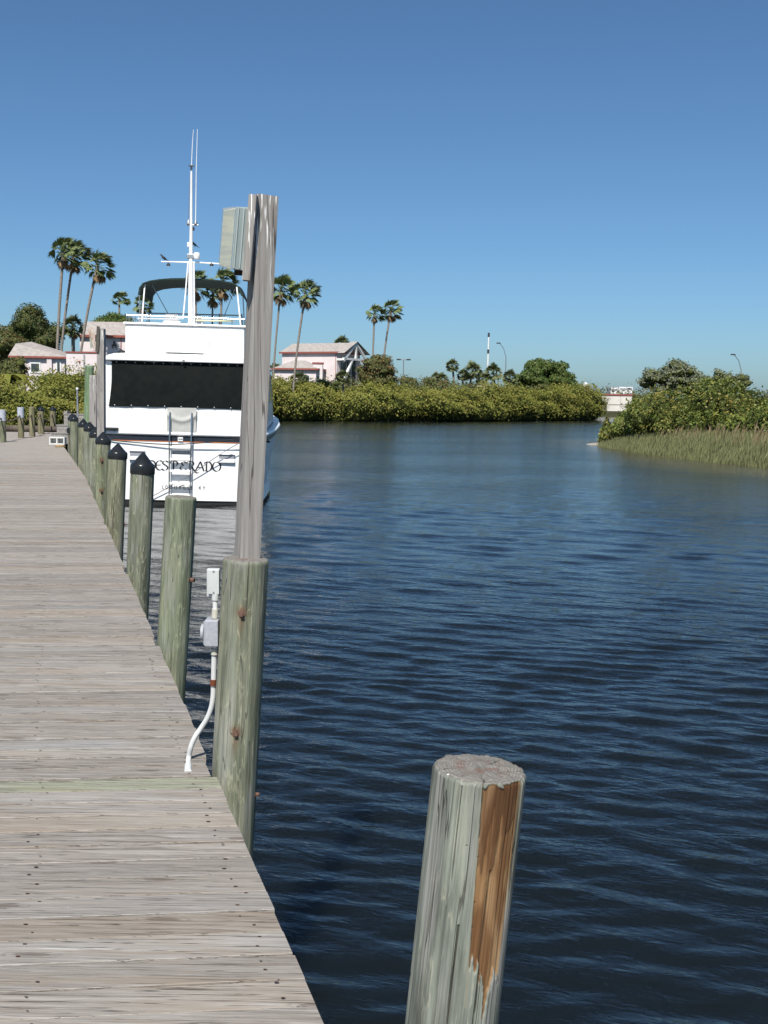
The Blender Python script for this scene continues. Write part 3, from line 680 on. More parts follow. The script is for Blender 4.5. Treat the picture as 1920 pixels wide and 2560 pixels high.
# second light pole
L2 = at(253, 822, 19.6); l2 = empty('light_pole', (L2.x - .06, 19.6, DECK), 'second silvered light pole with rusty lamp box, beside the yacht', 'light pole')
beam_grid((0, 0, -3.3), (.06, 0, L2.z - DECK), .135, .135, 'post', MAT['post'], l2, nz=60)
o2 = Vector(l2.location)
def q2(px, py, dy=0): return at(px, py, 19.5 + dy) - o2
MB().add([q2(238, 878), q2(246, 880), q2(250, 817), q2(242, 815), q2(238, 878, .12), q2(246, 880, .12), q2(250, 817, .12), q2(242, 815, .12)], [(0, 1, 2, 3), (7, 6, 5, 4), (0, 4, 5, 1), (1, 5, 6, 2), (2, 6, 7, 3), (3, 7, 4, 0)]).build('mounting_board', MAT['beam'], l2)
MAT['rustlamp'] = simple('rust_streaked_lamp', (.55, .52, .47), (.28, .12, .05), 7, (1, 1, .5), rough=.7)
v = [q2(218, 819), q2(238, 819), q2(238, 875), q2(233, 872), q2(218, 819, .25), q2(238, 819, .3), q2(238, 875, .3), q2(233, 872, .25)]
MB().add(v, [(0, 1, 2, 3), (7, 6, 5, 4), (0, 4, 5, 1), (1, 5, 6, 2), (2, 6, 7, 3), (3, 7, 4, 0)]).build('lamp_housing', MAT['rustlamp'], l2)
v = [q2(225, 835, -.02), q2(232, 868, -.02), q2(226, 872, -.02), q2(224, 850, -.02), q2(225, 835, .2), q2(232, 868, .2), q2(226, 872, .2), q2(224, 850, .2)]
MB().add(v, [(0, 1, 2, 3), (7, 6, 5, 4), (0, 4, 5, 1), (1, 5, 6, 2), (2, 6, 7, 3), (3, 7, 4, 0)]).build('lens', MAT['lens'], l2)

tb = at(184, 1066, 30.9); tub = empty('plastic_tub', (tb.x, 30.9, DECK), 'round brown tub with black rim tucked between capped pilings', 'tub')
MB().lathe([(.10, 0), (.125, .02), (.15, .62), (.13, .62), (.115, .05)], 24).build('tub_body', simple('brown_plastic', (.13, .10, .075), (.1, .075, .055), rough=.7), tub, smooth=True)
MB().lathe([(.152, .58), (.19, .60), (.20, .70), (.17, .74), (.05, .76)], 24).build('tub_lid', MAT['cap'], tub, smooth=True)
st_ = at(193, 972, 33.0); sn = empty('metal_stanchion', (st_.x, 33.0, DECK), 'thin galvanised stanchion with round white knob by the tall green pile', 'stanchion')
MB().tube([(0, 0, 0), (0, 0, st_.z - DECK)], .028, 10).build('rod', MAT['galv'], sn, smooth=True)
MB().lathe([(.01, -.04), (.035, -.03), (.045, 0), (.035, .03), (.01, .04)], 16, (0, 0, st_.z - DECK)).build('knob', MAT['pvc'], sn, smooth=True)
# cinder block
cbp = on(142, 1112, DECK); cbk = empty('concrete_block', (cbp.x, cbp.y, DECK), 'white two-hole concrete block lying on the dock before the steps', 'block')
m = MB(); W_, H_, D_ = .52, .26, .25; t_ = .045
m.span((-W_ / 2, 0, 0), (W_ / 2, D_, t_)).span((-W_ / 2, 0, H_ - t_), (W_ / 2, D_, H_))
for xx in (-W_ / 2, -t_ / 2, W_ / 2 - t_): m.span((xx, .002, t_), (xx + t_, D_ - .002, H_ - t_))
m.span((-W_ / 2 + t_, D_ - .03, t_), (W_ / 2 - t_, D_ - .01, H_ - t_)); m.build('block_shell', MAT['block'], cbk, bevel=.006)
cl = on(150, 1118, DECK); co = empty('rope_coil', (cl.x, cl.y, DECK), 'small coil of tan rope on the dock by the white block', 'rope')
MB().tube([(.16 * math.cos(a) * (1 - a / 60), .16 * math.sin(a) * (1 - a / 60), .018 + .0022 * a) for a in np.linspace(0, 18, 80)], .016, 6).build('coil', simple('tan_rope', (.34, .24, .11), (.26, .18, .08), 50, rough=.9), co, smooth=True)
# wooden boarding steps
s0 = Vector((at(128, 1093, 37.2).x, 37.2, DECK)); stp = empty('boarding_steps', s0, 'grey plank boarding steps rising in three tiers at the dock end', 'steps')
for i, (x0, zt, yd) in enumerate(((0, .34, 0), (.06, .60, .45), (.18, .98, .9))):
    zb = (0, .34, .60)[i]; nrow = max(2, round((zt - zb) / .14))
    for r_ in range(nrow):
        za = zb + (zt - zb) * r_ / nrow
        MB().span((x0, yd, za + .004), (x0 + 1.5, yd + .03, za + (zt - zb) / nrow - .003)).build('riser_board', MAT['post'], stp)
    for r_ in range(3):
        MB().span((x0 - .02, yd - .02 + r_ * .155, zt), (x0 + 1.52, yd - .02 + r_ * .155 + .148, zt + .035)).build('tread', MAT['post'], stp)
    MB().span((x0 + .01, yd + .035, 0), (x0 + .05, yd + .44, zt - .003)).build('side_panel', MAT['post'], stp)
MB().span((.18, .88, 1.017), (.30, 1.3, 1.10)).build('handgrip', MAT['post'], stp)

# rope fence on the far left of the dock
FP = [(7, 1105, 1025, 0, 'rope fence post where the fence leaves the dock, pale metal-clad top'), (53, 1095, 1019, 0, 'rope fence post with brown lower half and pale clad top'),
      (81, 1091, 1017, 0, 'plain brown rope fence post between the clad and the capped one'), (103, 1085, 1016, 1, 'stout rope fence post under a black cap next to the plain brown one'), (133, 1072, 1016, 1, 'rope fence post under a black cap behind the steps')]
fpos = []
for i, (px, pb, pt, capd, lb) in enumerate(FP):
    b = on(px, pb, DECK) if i < 4 else at(px, pb, 49.0); b.z = DECK if i < 4 else DECK - .2; h = at(px, pt, b.y).z - b.z
    e = empty('rope_fence_post', b, lb, 'fence post', 'rope fence posts at the dock end'); r_ = .115 if i < 3 else .13
    s_ = pile_shaft('shaft', r_, h - (.12 if capd else 0), e, MAT['pile'], 28, 30, i + 30, False, -.3, 0); s_.color = (1.0, .88, .70, 1) if i else (.95, .95, .85, 1)
    if capd: MB().lathe(cap_profile(r_), 24, (0, 0, h - .12)).build('cap', MAT['cap'], e, smooth=True)
    if i < 2: MB().lathe([(r_ + .008, h - .38), (r_ + .012, h - .38), (r_ + .012, h + .004), (r_ + .004, h + .012), (.01, h + .014)], 24).build('metal_sleeve', simple('pale_sleeve', (.42, .45, .50), (.34, .37, .42), 12, rough=.5), e, smooth=True)
    fpos.append((b, h))
b = on(-60, 1116, DECK); fpos.insert(0, (b, 1.15))
RL = ['rope running off from the clad fence post by the deck edge', 'double rope sagging between the two clad fence posts', 'rope between the clad fence post and the plain brown one', 'rope between the plain fence post and the capped stout one', 'rope from the stout capped fence post to the far capped one']
for i in range(5):
    (a, ha), (b, hb) = fpos[i], fpos[i + 1]; p0 = a + Vector((0, -.1, ha * .72)); p1 = b + Vector((0, -.1, hb * .74)); m = MB()
    e = empty('fence_rope', p0, RL[i], 'rope', 'ropes of the fence')
    m.tube([(p1 - p0) * t + Vector((0, 0, -.22 * 4 * t * (1 - t) * (.4 + .2 * i))) for t in np.linspace(0, 1, 14)], .028, 6); m.build('strand', MAT['rope'], e, smooth=True)
lg = on(30, 1082, DECK); lo = empty('driftwood_log', (lg.x - 1.2, lg.y + 1.2, DECK), 'long dark log lying on the deck beyond the rope fence', 'log')
MB().tube([(0, 0, .14), (1.2, .1, .15), (2.4, .25, .13), (3.4, .6, .12)], [.14, .15, .14, .11], 12).build('trunk', MAT['bark'], lo, smooth=True)

# ------------------------------------------------------------------ motor yacht
BY = 30.5; bw = at(453, 1263, BY); bw.z = 0
yacht = empty('motor_yacht', bw, 'white motor yacht moored stern-on with black aft curtain and flybridge', 'yacht'); yacht.rotation_euler = (0, .012, R(3.5))
bpy.context.view_layer.update(); BI = yacht.matrix_world.inverted()
def B(px, py, fwd=0): return BI @ at(px, py, BY + fwd)
def outline(tab, y): return float(np.interp(y, [p[0] for p in tab], [p[1] for p in tab]))
BD = [(0, 2.26), (2, 2.36), (4, 2.42), (6.5, 2.44), (9, 2.28), (11, 1.92), (13, 1.28), (14.4, .62), (15.2, .02)]
BW_ = [(0, 2.12), (2, 2.16), (4, 2.16), (6.5, 2.05), (9, 1.72), (11, 1.28), (13, .66), (14.4, .2), (15.2, .01)]
ys = np.concatenate([np.linspace(0, 10, 21), np.linspace(10.4, 15.2, 15)])
def sheer(y): return 2.00 + .012 * y + .0045 * max(0, y - 3) ** 2
def hull_pt(y, t, sgn, out=0):
    b = outline(BW_, y) * (1 - t) + outline(BD, y) * t
    return (sgn * (b + out), y + 1.3 * t * (y / 15.2) ** 3, .15 + t * (sheer(y) - .15))
def loft(t0, t1, nt, out=0.0, mat='gel', name='hull', transom=True):
    m = MB(); ts = np.linspace(t0, t1, nt)
    for sgn in (-1, 1):
        vs = [hull_pt(y, t, sgn, out) for y in ys for t in ts]
        fs = []
        for i in range(len(ys) - 1):
            for j in range(nt - 1):
                q = (i * nt + j, (i + 1) * nt + j, (i + 1) * nt + j + 1, i * nt + j + 1); fs.append(q if sgn > 0 else q[::-1])
        m.add(vs, fs)
    if transom:
        a = [(-1, t0), (1, t0), (1, t1), (-1, t1)]
        n = 9; vs = []
        for t in ts:
            p = hull_pt(0, t, 1, out)
            for k in range(n): u = -1 + 2 * k / (n - 1); vs.append((p[0] * u, -out - .05 * (1 - u * u), p[2]))
        m.add(vs, [(j * n + k, j * n + k + 1, (j + 1) * n + k + 1, (j + 1) * n + k) for j in range(nt - 1) for k in range(n - 1)])
    return m.build(name, MAT[mat], yacht, smooth=True)
loft(0, 1, 10, 0, 'gel', 'hull')
t1 = .905; t2 = 1.0
loft(t1, t2, 2, .012, 'navy', 'sheer_stripe'); loft(t1 - .012, t1 - .001, 2, .010, 'orange', 'pinstripe')
# bottom below the boot top
m = MB()
for sgn in (-1, 1):
    vs = []; lv = [(.149, 1.0), (0, .97), (-.35, .8), (-.7, .02)]
    for y in ys:
        for z, q in lv: vs.append((sgn * (outline(BW_, y) * q + (.004 if q == 1 else 0)), y, z))
    m.add(vs, [(i * 4 + j, (i + 1) * 4 + j, (i + 1) * 4 + j + 1, i * 4 + j + 1)[::-sgn] for i in range(len(ys) - 1) for j in range(3)])
m.add([(-2.12, 0, .149), (2.12, 0, .149), (2.06, 0, 0), (1.7, 0, -.35), (.05, 0, -.7), (-1.7, 0, -.35), (-2.06, 0, 0)], [(0, 6, 5, 4, 3, 2, 1)])
m.build('hull_bottom', MAT['boot'], yacht, smooth=True)
# spray chine, rub rail, decks
for sgn in (-1, 1):
    m = MB(); vs = []
    for y in ys[:20]:
        b = outline(BW_, y); vs += [(sgn * (b + .005), y, .42 + .01 * y), (sgn * (b + .16), y, .16 + .005 * y), (sgn * (b + .0), y, .13)]
    m.add(vs, [(i * 3 + j, (i + 1) * 3 + j, (i + 1) * 3 + j + 1, i * 3 + j + 1)[::sgn] for i in range(19) for j in range(2)]); m.add([vs[0], vs[1], vs[2]], [(0, 1, 2)[::sgn]])
    m.build('spray_rail', MAT['gel'], yacht, smooth=False)
    pts = [Vector(hull_pt(y, 1, sgn, .03)) + Vector((0, 0, .03)) for y in ys]
    MB().tube(pts, .06, 10).build('rub_rail', MAT['gel'], yacht, smooth=True)
MB().tube([Vector((-2.29, .0, 2.03)), Vector((-1.2, -.055, 2.03)), Vector((0, -.075, 2.03)), Vector((1.2, -.055, 2.03)), Vector((2.29, 0, 2.03))], .055, 10).build('rub_rail', MAT['gel'], yacht, smooth=True)
m = MB(); n = len(ys); vs = [(s * (outline(BD, y) - .01), y + 1.3 * (y / 15.2) ** 3, sheer(y) + .01) for y in ys for s in (-1, 1)]
m.add(vs, [(2 * i, 2 * i + 1, 2 * i + 3, 2 * i + 2) for i in range(n - 1)]); m.build('deck', MAT['gel'], yacht)
# bulwark round the aft deck
m = MB(); m.span((-2.17, -.03, 2.05), (2.17, .05, 2.78)); m.build('bulwark', MAT['gel'], yacht, bevel=.02)
# cabin sides
for s in (-1, 1):
    sw = MB(); sw.add([(s * 2.16, .055, 2.04), (s * 2.22, 8.5, 2.25), (s * 2.08, 8.5, 4.03), (s * 2.03, .055, 4.03), (s * 2.10, .055, 2.04), (s * 2.14, 8.5, 2.25), (s * 2.0, 8.5, 4.03), (s * 1.95, .055, 4.03)],
        [(0, 1, 2, 3)[::s], (7, 6, 5, 4)[::s], (0, 3, 7, 4)[::s], (1, 5, 6, 2)[::s], (3, 2, 6, 7)[::s]])
    side = sw.build('cabin_side', MAT['gel'], yacht)
    for ya, yb in ((.35, 2.3), (2.5, 4.6), (4.8, 6.4), (6.6, 8.2)):
        def cs(y_, t): return Vector((s * ((2.16 + .0072 * y_) * (1 - t) + (2.03 + .006 * y_) * t + .006), y_, (2.04 + .025 * y_) * (1 - t) + 4.03 * t))
        m = MB(); f4 = [cs(ya, .40), cs(yb, .40), cs(yb, .92), cs(ya, .92)]; m.add(f4, [(0, 1, 2, 3)[::s]]); m.build('side_window', MAT['glass'], side)
        m = MB()
        for p, q in zip(f4, f4[1:] + f4[:1]): m.bar(p, q, .05, .03)
        m.build('window_frame', MAT['railw'], side)
    MB().span((s * 1.94, -.04, 2.78), (s * 2.15, .05, 4.03)).build('corner_post', MAT['gel'], yacht, bevel=.015)
MB().span((-1.9, 8.4, 2.1), (1.9, 8.5, 4.03)).build('cabin_front', MAT['gel'], yacht)
# aft curtain
nu, nv = 60, 26; U, V_ = np.meshgrid(np.linspace(-1, 1, nu), np.linspace(0, 1, nv), indexing='ij')
hx = 2.02 - .09 * V_ + .03 * np.sin(V_ * math.pi) * -1
zb = 2.755 + .02 * (1 - U * U); zt = 4.015 + .0 * U
PX = hx * U; PZ = zb + (zt - zb) * V_; PY = -.065 - .035 * np.sin(V_ * math.pi) * (1 - U ** 4) + .016 * (vn(U * 5 + 9, V_ * 1.5, 51) - .5) + .010 * (vn(U * 14 + 9, V_ * 2.5 + U * 3, 52) - .5)
cur = mesh_np('aft_curtain', np.stack([PX, PY, PZ], -1).reshape(-1, 3), grid_faces(nu, nv), MAT['canvas'], yacht, True)
def dot(c, r_): return [(r_ * .2, -.004), (r_, -.002), (r_, .002), (r_ * .2, .006)], c
m = MB()
for i in range(15): m.box((-1.8 + i * .257, -.088, 3.985), (.022, .014, .022))
for i in range(9): m.box((-1.85 + i * .46, -.092, 2.80), (.022, .014, .022))
sn_ = m.build('snap_fastener', MAT['railw'], cur); sn_['kind'] = 'stuff'
# hardtop over the aft deck
m = MB(); prof = []
for s in (-1, 1): pass
pr_ = [(-2.12, 4.035), (2.12, 4.035), (2.13, 4.09), (2.05, 4.17), (1.85, 4.225), (1.4, 4.25), (-1.4, 4.25), (-1.85, 4.225), (-2.05, 4.17), (-2.13, 4.09)]
vs = [(x, yy, z) for yy in (-.16, 8.7) for x, z in pr_]; k = len(pr_)
m.add(vs, [tuple(range(k))] + [tuple(range(2 * k - 1, k - 1, -1))] + [(i + k, (i + 1) % k + k, (i + 1) % k, i) for i in range(k)]); m.build('hardtop', MAT['gel'], yacht, bevel=.02)
MB().box(B(459, 902, -.2), (.06, .02, .03)).build('stern_light', MAT['boot'], yacht)
# flybridge block
fl = B(315, 889, .4); fr_ = B(610, 889, .4); ft = B(315, 817, .4)
zt_ = 5.07
fb_ = MB().span((fl.x, .35, 4.2), (fr_.x, 6.5, zt_)).build('flybridge', MAT['gel'], yacht, bevel=.04, seg=3)
MB().span((fl.x - .05, .30, zt_ - .005), (fr_.x + .05, 6.55, zt_ + .05)).build('coaming', MAT['gel'], yacht, bevel=.015)
hb = B(414, 886, .3); hc = B(524, 850, .3)
hp = MB().span((hb.x, .27, hb.z + .06), (hc.x, .345, hc.z)).build('locker_door', MAT['gel'], fb_, bevel=.025, seg=3)
MB().span((hb.x, .30, hb.z - .01), (B(507, 886, .3).x, .343, hb.z + .035)).build('locker_gap', MAT['boot'], fb_)
for s, xx in ((-1, fl.x), (1, fr_.x)): MB().lathe([(.09, 0), (.11, .02), (.10, .07), (.03, .10)], 14, (xx + s * .12, .5, 4.24)).build('deck_fitting', MAT['boot'], yacht, smooth=True)
# rails on the flybridge
za = zt_ + .04
def rail(pts, r_, mat, name='flybridge_rail'): return MB().tube(pts, r_, 8).build(name, MAT[mat], yacht, smooth=True)
xl, xr = fl.x - .0, fr_.x - .02
lowr = [Vector((xl, 3.5, za + .21)), Vector((xl, .55, za + .215)), Vector((xr, .55, za + .20)), Vector((xr, 3.5, za + .20))]; rr_ = rail(lowr, .017, 'chrome')
for p in [(xl, .55), (xl, 1.0), (xl, 1.6), (xl, 2.4), (xr, .55), (xr, 1.0), (xr, 1.6), (xr, 2.4), (xl + .25, .55), (xr - .35, .55)]:
    MB().tube([(p[0], p[1], za), (p[0], p[1], za + .21)], .012, 6).build('rail_post', MAT['chrome'], rr_, smooth=True)
u0 = B(372, 783, 4.5); u1 = B(606, 789, 4.5); ur = rail([Vector((u0.x - .12, 4.5, za)), u0, u1, Vector((u1.x, 4.5, za))], .022, 'raild', 'windscreen_rail')
for px in (374, 548, 604): q = B(px, 784, 4.5); MB().tube([Vector((q.x, 4.5, za)), Vector((q.x, 4.5, q.z))], .02, 6).build('rail_post', MAT['raild'], ur, smooth=True)
MB().span((u0.x, 4.45, za), (u1.x, 4.5, za + .06)).build('console', MAT['navy'], yacht)
bh = B(490, 801, .7); bh2 = B(588, 803, .7); MB().tube([bh, bh2 - Vector((.1, 0, 0)), bh2], [.024, .024, .008], 8).build('boat_hook', MAT['yellow'], yacht, smooth=True)
# helm seats
def seat(px, w_, fwd):
    c = B(px, 800, fwd); sb_ = MB(); 
    sb_.span((c.x - w_ / 2, fwd - .05, za + .10), (c.x + w_ / 2, fwd + .5, za + .27)); so = sb_.build('seat', MAT['railw'], yacht, bevel=.05, seg=3)
    MB().add([(c.x - w_ * .38, fwd, za + .26), (c.x + w_ * .40, fwd, za + .26), (c.x + w_ * .34, fwd - .06, za + .47), (c.x - w_ * .34, fwd - .06, za + .47), (c.x - w_ * .38, fwd + .09, za + .26), (c.x + w_ * .40, fwd + .09, za + .26), (c.x + w_ * .34, fwd + .03, za + .47), (c.x - w_ * .34, fwd + .03, za + .47)],
        [(0, 1, 2, 3), (7, 6, 5, 4), (0, 4, 5, 1), (1, 5, 6, 2), (2, 6, 7, 3), (3, 7, 4, 0)]).build('seat_back', MAT['seatg'], so, bevel=.02)
    for s in (-1, 1): MB().tube([(c.x + s * w_ * .40, fwd + .2, za), (c.x + s * w_ * .40, fwd + .2, za + .12)], .035, 8).build('seat_leg', MAT['railw'], so)
seat(430, .55, 3.2); seat(490, .52, 3.4)
tbl = B(522, 800, 3.6); MB().lathe([(.09, 0), (.06, .02), (.05, .14), (.12, .16), (.12, .2)], 16, (tbl.x, 3.6, za)).build('helm_wheel', MAT['boot'], yacht, smooth=True)
# bimini
arc = [(346, 738), (349, 720), (358, 708), (375, 702), (400, 698), (430, 695.5), (470, 695), (510, 696.5), (550, 700), (582, 706), (598, 716), (606, 738)]
b0_ = [B(px, py, 3.4) for px, py in arc]; nb_ = len(b0_); m = MB(); vs = []; sec_y = [3.4, 3.9, 4.6, 5.4, 6.0]
for yy in sec_y:
    k_ = (yy - 4.7); lift = .05 - .03 * k_ * k_
    for p in b0_: vs.append((p.x, yy, p.z + lift))
for yy in sec_y:
    k_ = (yy - 4.7); lift = .05 - .03 * k_ * k_
    for i, p in enumerate(b0_): c_ = Vector((b0_[6].x, yy, b0_[0].z)); d_ = (Vector((p.x, yy, p.z)) - c_); d_.normalize(); vs.append((p.x - d_.x * .05, yy, p.z + lift - .05 * max(d_.z, .2)))
nn = len(sec_y) * nb_
fs = []
for j in range(len(sec_y) - 1):
    for i in range(nb_ - 1):
        a = j * nb_ + i; fs.append((a, a + nb_, a + nb_ + 1, a + 1)); fs.append((a + nn, a + 1 + nn, a + nb_ + 1 + nn, a + nb_ + nn))
for i in range(nb_ - 1): fs.append((i, i + 1, i + 1 + nn, i + nn)); q = (len(sec_y) - 1) * nb_ + i; fs.append((q + nn, q + 1 + nn, q + 1, q))
for j in range(len(sec_y) - 1):
    for e_ in (0, nb_ - 1): a = j * nb_ + e_; fs.append((a, a + nn, a + nb_ + nn, a + nb_) if e_ == 0 else (a, a + nb_, a + nb_ + nn, a + nn))
bim = m.add(vs, fs).build('bimini', MAT['bimini'], yacht, smooth=True)
for (p, q, mt, r_, fw, fw2) in (((362, 712), (354, 812), 'railw', .024, 3.45, 2.8), ((592, 718), (602, 815), 'railw', .024, 3.45, 2.8), ((348, 735), (351, 812), 'galv', .018, 4.6, 4.6), ((607, 735), (611, 812), 'galv', .018, 4.6, 4.6),
        ((381, 713), (419, 782), 'raild', .012, 3.5, 5.2), ((586, 725), (551, 815), 'raild', .012, 3.5, 5.2)):
    a = B(*p, fw); b = B(*q, fw2); MB().tube([a, b], r_, 8).build('frame_pole', MAT[mt], bim, smooth=True)
# mast and its gear
MF = 2.6; mz = B(477, 817, MF); mt_ = B(478.5, 428, MF)
mast = MB().tube([Vector((mz.x, MF, za - .02)), B(477, 700, MF), B(478, 560, MF), mt_], [.085, .075, .045, .032], 14).build('mast', MAT['railw'], yacht, smooth=True)
def mg(name, mb, mat, smooth=True, bevel=0): return mb.build(name, MAT[mat], mast, smooth=smooth, bevel=bevel)
mg('strut', MB().tube([B(470, 655, MF), B(464, 730, MF - .1), B(457.5, 797, MF - .3), B(440, 798, MF - .5), B(345, 796, .8)], .022, 8), 'railw')
mg('strut', MB().tube([B(485, 655, MF), B(486, 816, MF - .2)], .024, 8), 'railw')
mg('spreader', MB().tube([B(403, 654, MF), B(465, 655.5, MF), B(490, 656, MF), B(556, 660, MF)], [.018, .022, .022, .018], 8), 'railw')
for px in (421, 529):
    c = B(px, 660, MF); mg('spreader_lamp', MB().lathe([(.02, .03), (.04, .01), (.065, -.05), (.06, -.055), (.0, -.03)], 14, c), 'boot'); mg('lamp_bulb', MB().lathe([(.005, -.03), (.03, -.045), (.03, -.065), (.005, -.075)], 12, c), 'railw')
mg('bracket', MB().box(B(477, 641, MF), (.22, .14, .13)), 'galv', False, .01)
mg('radar_dome', MB().lathe([(.02, -.10), (.085, -.085), (.10, -.02), (.10, .05), (.07, .10), (.01, .11)], 20, B(492, 640, MF - .05)), 'railw')
mg('loudhailer', MB().box(B(471, 612, MF), (.07, .1, .14)), 'railw', False, .015)
mg('antenna_bar', MB().tube([B(467, 562, MF), B(496, 563, MF)], .022, 8), 'galv')
for px in (471, 489): mg('antenna_base', MB().lathe([(.055, -.02), (.05, .03), (.03, .08), (.012, .13), (.004, .135)], 12, B(px, 559, MF)), 'galv')
mg('strobe', MB().box(B(484, 572, MF), (.05, .05, .1)), 'boot', False)
mg('whip_antenna', MB().tube([B(489, 553, MF), B(490.5, 430, MF), B(493.5, 323, MF)], [.016, .013, .008], 6), 'railw')
mg('whip_antenna', MB().tube([B(478.7, 414, MF), B(481, 360, MF), B(483.5, 324, MF)], [.014, .011, .007], 6), 'railw')
mg('halyard', MB().tube([B(471, 553, MF), B(473, 500, MF), B(476, 434, MF)], .009, 6), 'greyrope')
mg('masthead_light', MB().lathe([(.015, -.12), (.03, -.10), (.03, -.02), (.10, .0), (.085, .015), (.01, .03)], 14, B(478.6, 415, MF)), 'galv')
# ladder on the transom
ld = MB(); 
lad = MB().tube([Vector((-.31, -.20, .26)), Vector((-.315, -.21, 1.6)), Vector((-.315, -.20, 2.50)), Vector((-.312, -.16, 2.63)), Vector((-.312, -.06, 2.62))], .021, 10).build('swim_ladder', MAT['chrome'], yacht, smooth=True)
MB().tube([Vector((.265, -.20, .26)), Vector((.285, -.21, 1.6)), Vector((.295, -.20, 2.50)), Vector((.295, -.16, 2.63)), Vector((.295, -.06, 2.62))], .021, 10).build('ladder_rail', MAT['chrome'], lad, smooth=True)
for z in (.30, .64, .99, 1.32, 1.66): MB().span((-.30, -.25, z - .03), (.27, -.15, z + .035)).build('ladder_step', MAT['gel'], lad, bevel=.01)
for z in (1.70, 2.02):
    for x in (-.31, .29): MB().span((x - .02, -.21, z), (x + .02, -.04, z + .03)).build('standoff', MAT['chrome'], lad)
# cloth hung over the gate
nu, nv = 24, 24; U, V_ = np.meshgrid(np.linspace(0, 1, nu), np.linspace(0, 1, nv), indexing='ij'); x0, x1 = -.40, .41
PX = x0 + (x1 - x0) * U + .02 * (V_ - .5); PZ = 2.075 + .69 * V_ + .012 * (U - .5); PY = -.085 - .03 * vn(U * 3 + 3, V_ * 3, 61) - .05 * np.exp(-((V_ - .72 + .25 * np.sin(U * 3.1)) / .10) ** 2) * .7
mesh_np('gate_cloth', np.stack([PX, PY, PZ], -1).reshape(-1, 3), grid_faces(nu, nv), MAT['cloth'], yacht, True)
# transom vents: grey panels paint in the shade of recessed white pockets
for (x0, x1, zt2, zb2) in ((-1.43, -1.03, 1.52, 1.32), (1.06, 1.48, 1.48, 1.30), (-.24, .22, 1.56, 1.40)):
    vt = MB().span((x0, -.085, zb2 + .05), (x1, -.02, zt2)).build('exhaust_vent_shade', MAT['vent_shade_band'], yacht)
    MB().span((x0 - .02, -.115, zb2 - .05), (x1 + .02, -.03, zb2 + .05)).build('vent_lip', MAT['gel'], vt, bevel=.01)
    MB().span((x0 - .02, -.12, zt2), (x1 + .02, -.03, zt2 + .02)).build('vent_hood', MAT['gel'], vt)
MB().span((-.095, -.10, 1.83), (.045, -.06, 1.94)).build('registration_plate', MAT['gel'], yacht)
m = MB()
for xx in (-.075, -.045, -.012, .015): m.span((xx, -.103, 1.86), (xx + .02, -.1015, 1.905))
q = m.build('plate_mark', MAT['ink'], yacht); q['kind'] = 'stuff'
MB().box((-2.0, -.05, 2.13), (.5, .2, .07)).build('stern_cleat', MAT['boot'], yacht, bevel=.02)
MB().lathe([(.0, -.03), (.07, -.02), (.075, .02), (.0, .03)], 14, (2.36, 1.2, 1.82)).build('hawse_hole', MAT['boot'], yacht)

# lettering, drawn with a broad pen so thick and thin strokes fall as in the painted name
def crv(p, n=8): return smooth_path([Vector((a, b, 0)) for a, b in p], n)
def circ(cx, cz, rx, rz, a0, a1, n=22): return [Vector((cx + rx * math.cos(R(a)), cz + rz * math.sin(R(a)), 0)) for a in np.linspace(a0, a1, n)]
def seg(*p): return [Vector((a, b, 0)) for a, b in p]
G = {'D': (.80, [seg((.20, .02), (.20, .98)), crv([(-.02, .80), (.10, .95), (.34, .99), (.62, .86), (.74, .5), (.60, .12), (.34, 0), (.08, .06)])]),
     'E': (.62, [circ(.46, .50, .40, .50, 55, 305), seg((.10, .52), (.56, .54))]),
     'S': (.60, [crv([(.56, .84), (.40, .98), (.18, .92), (.12, .74), (.28, .58), (.46, .44), (.54, .24), (.42, .04), (.20, .0), (.04, .14)])]),
     'P': (.66, [seg((.24, .0), (.26, .96)), crv([(-.10, .74), (.0, .92), (.20, 1.0), (.48, .96), (.62, .76), (.52, .52), (.28, .44)]), seg((.12, .0), (.38, .0))]),
     'E2': (.62, [crv([(.62, .82), (.44, .94), (.26, .84), (.28, .64), (.44, .54)]), crv([(.44, .54), (.20, .44), (.12, .2), (.30, .02), (.52, .04), (.64, .18)])]),
     'R': (.86, [seg((.24, .0), (.26, .96)), crv([(-.08, .76), (.02, .93), (.22, 1.0), (.48, .95), (.60, .76), (.50, .56), (.28, .50)]), crv([(.36, .50), (.56, .20), (.78, -.12), (.96, -.22), (1.08, -.14)])]),
     'A': (.78, [crv([(-.06, .02), (.04, .12), (.24, .52), (.46, 1.0)]), crv([(.46, 1.0), (.62, .52), (.78, .0)]), crv([(-.04, .30), (.16, .40), (.40, .36), (.66, .34)])]),
     'O': (.82, [circ(.42, .50, .38, .49, 0, 362, 40)])}
SANS = {'L': (.52, [seg((.06, 1), (.06, 0), (.46, 0))]), 'O': (.78, [circ(.38, .5, .32, .5, 0, 360, 24)]), 'U': (.70, [seg((.06, 1), (.06, .3)) + circ(.33, .28, .27, .28, 180, 360, 12) + seg((.60, .3), (.60, 1))]), 'I': (.24, [seg((.08, 0), (.08, 1))]),
        'S': (.60, [crv([(.50, .84), (.36, .98), (.16, .94), (.08, .76), (.2, .58), (.42, .44), (.50, .24), (.40, .04), (.2, .0), (.05, .16)], 5)]), 'V': (.68, [seg((.02, 1), (.32, 0), (.62, 1))]),
        'E': (.56, [seg((.48, 1), (.06, 1), (.06, 0), (.48, 0)), seg((.06, .52), (.42, .52))]), 'K': (.64, [seg((.06, 0), (.06, 1)), seg((.56, 1), (.08, .42)), seg((.24, .60), (.58, 0))]), 'Y': (.64, [seg((.02, 1), (.31, .5), (.60, 1)), seg((.31, .5), (.31, 0))]), '.': (.26, [seg((.07, 0), (.07, .07))])}
def ybow(x): return -.05 * (1 - (x / 2.15) ** 2)
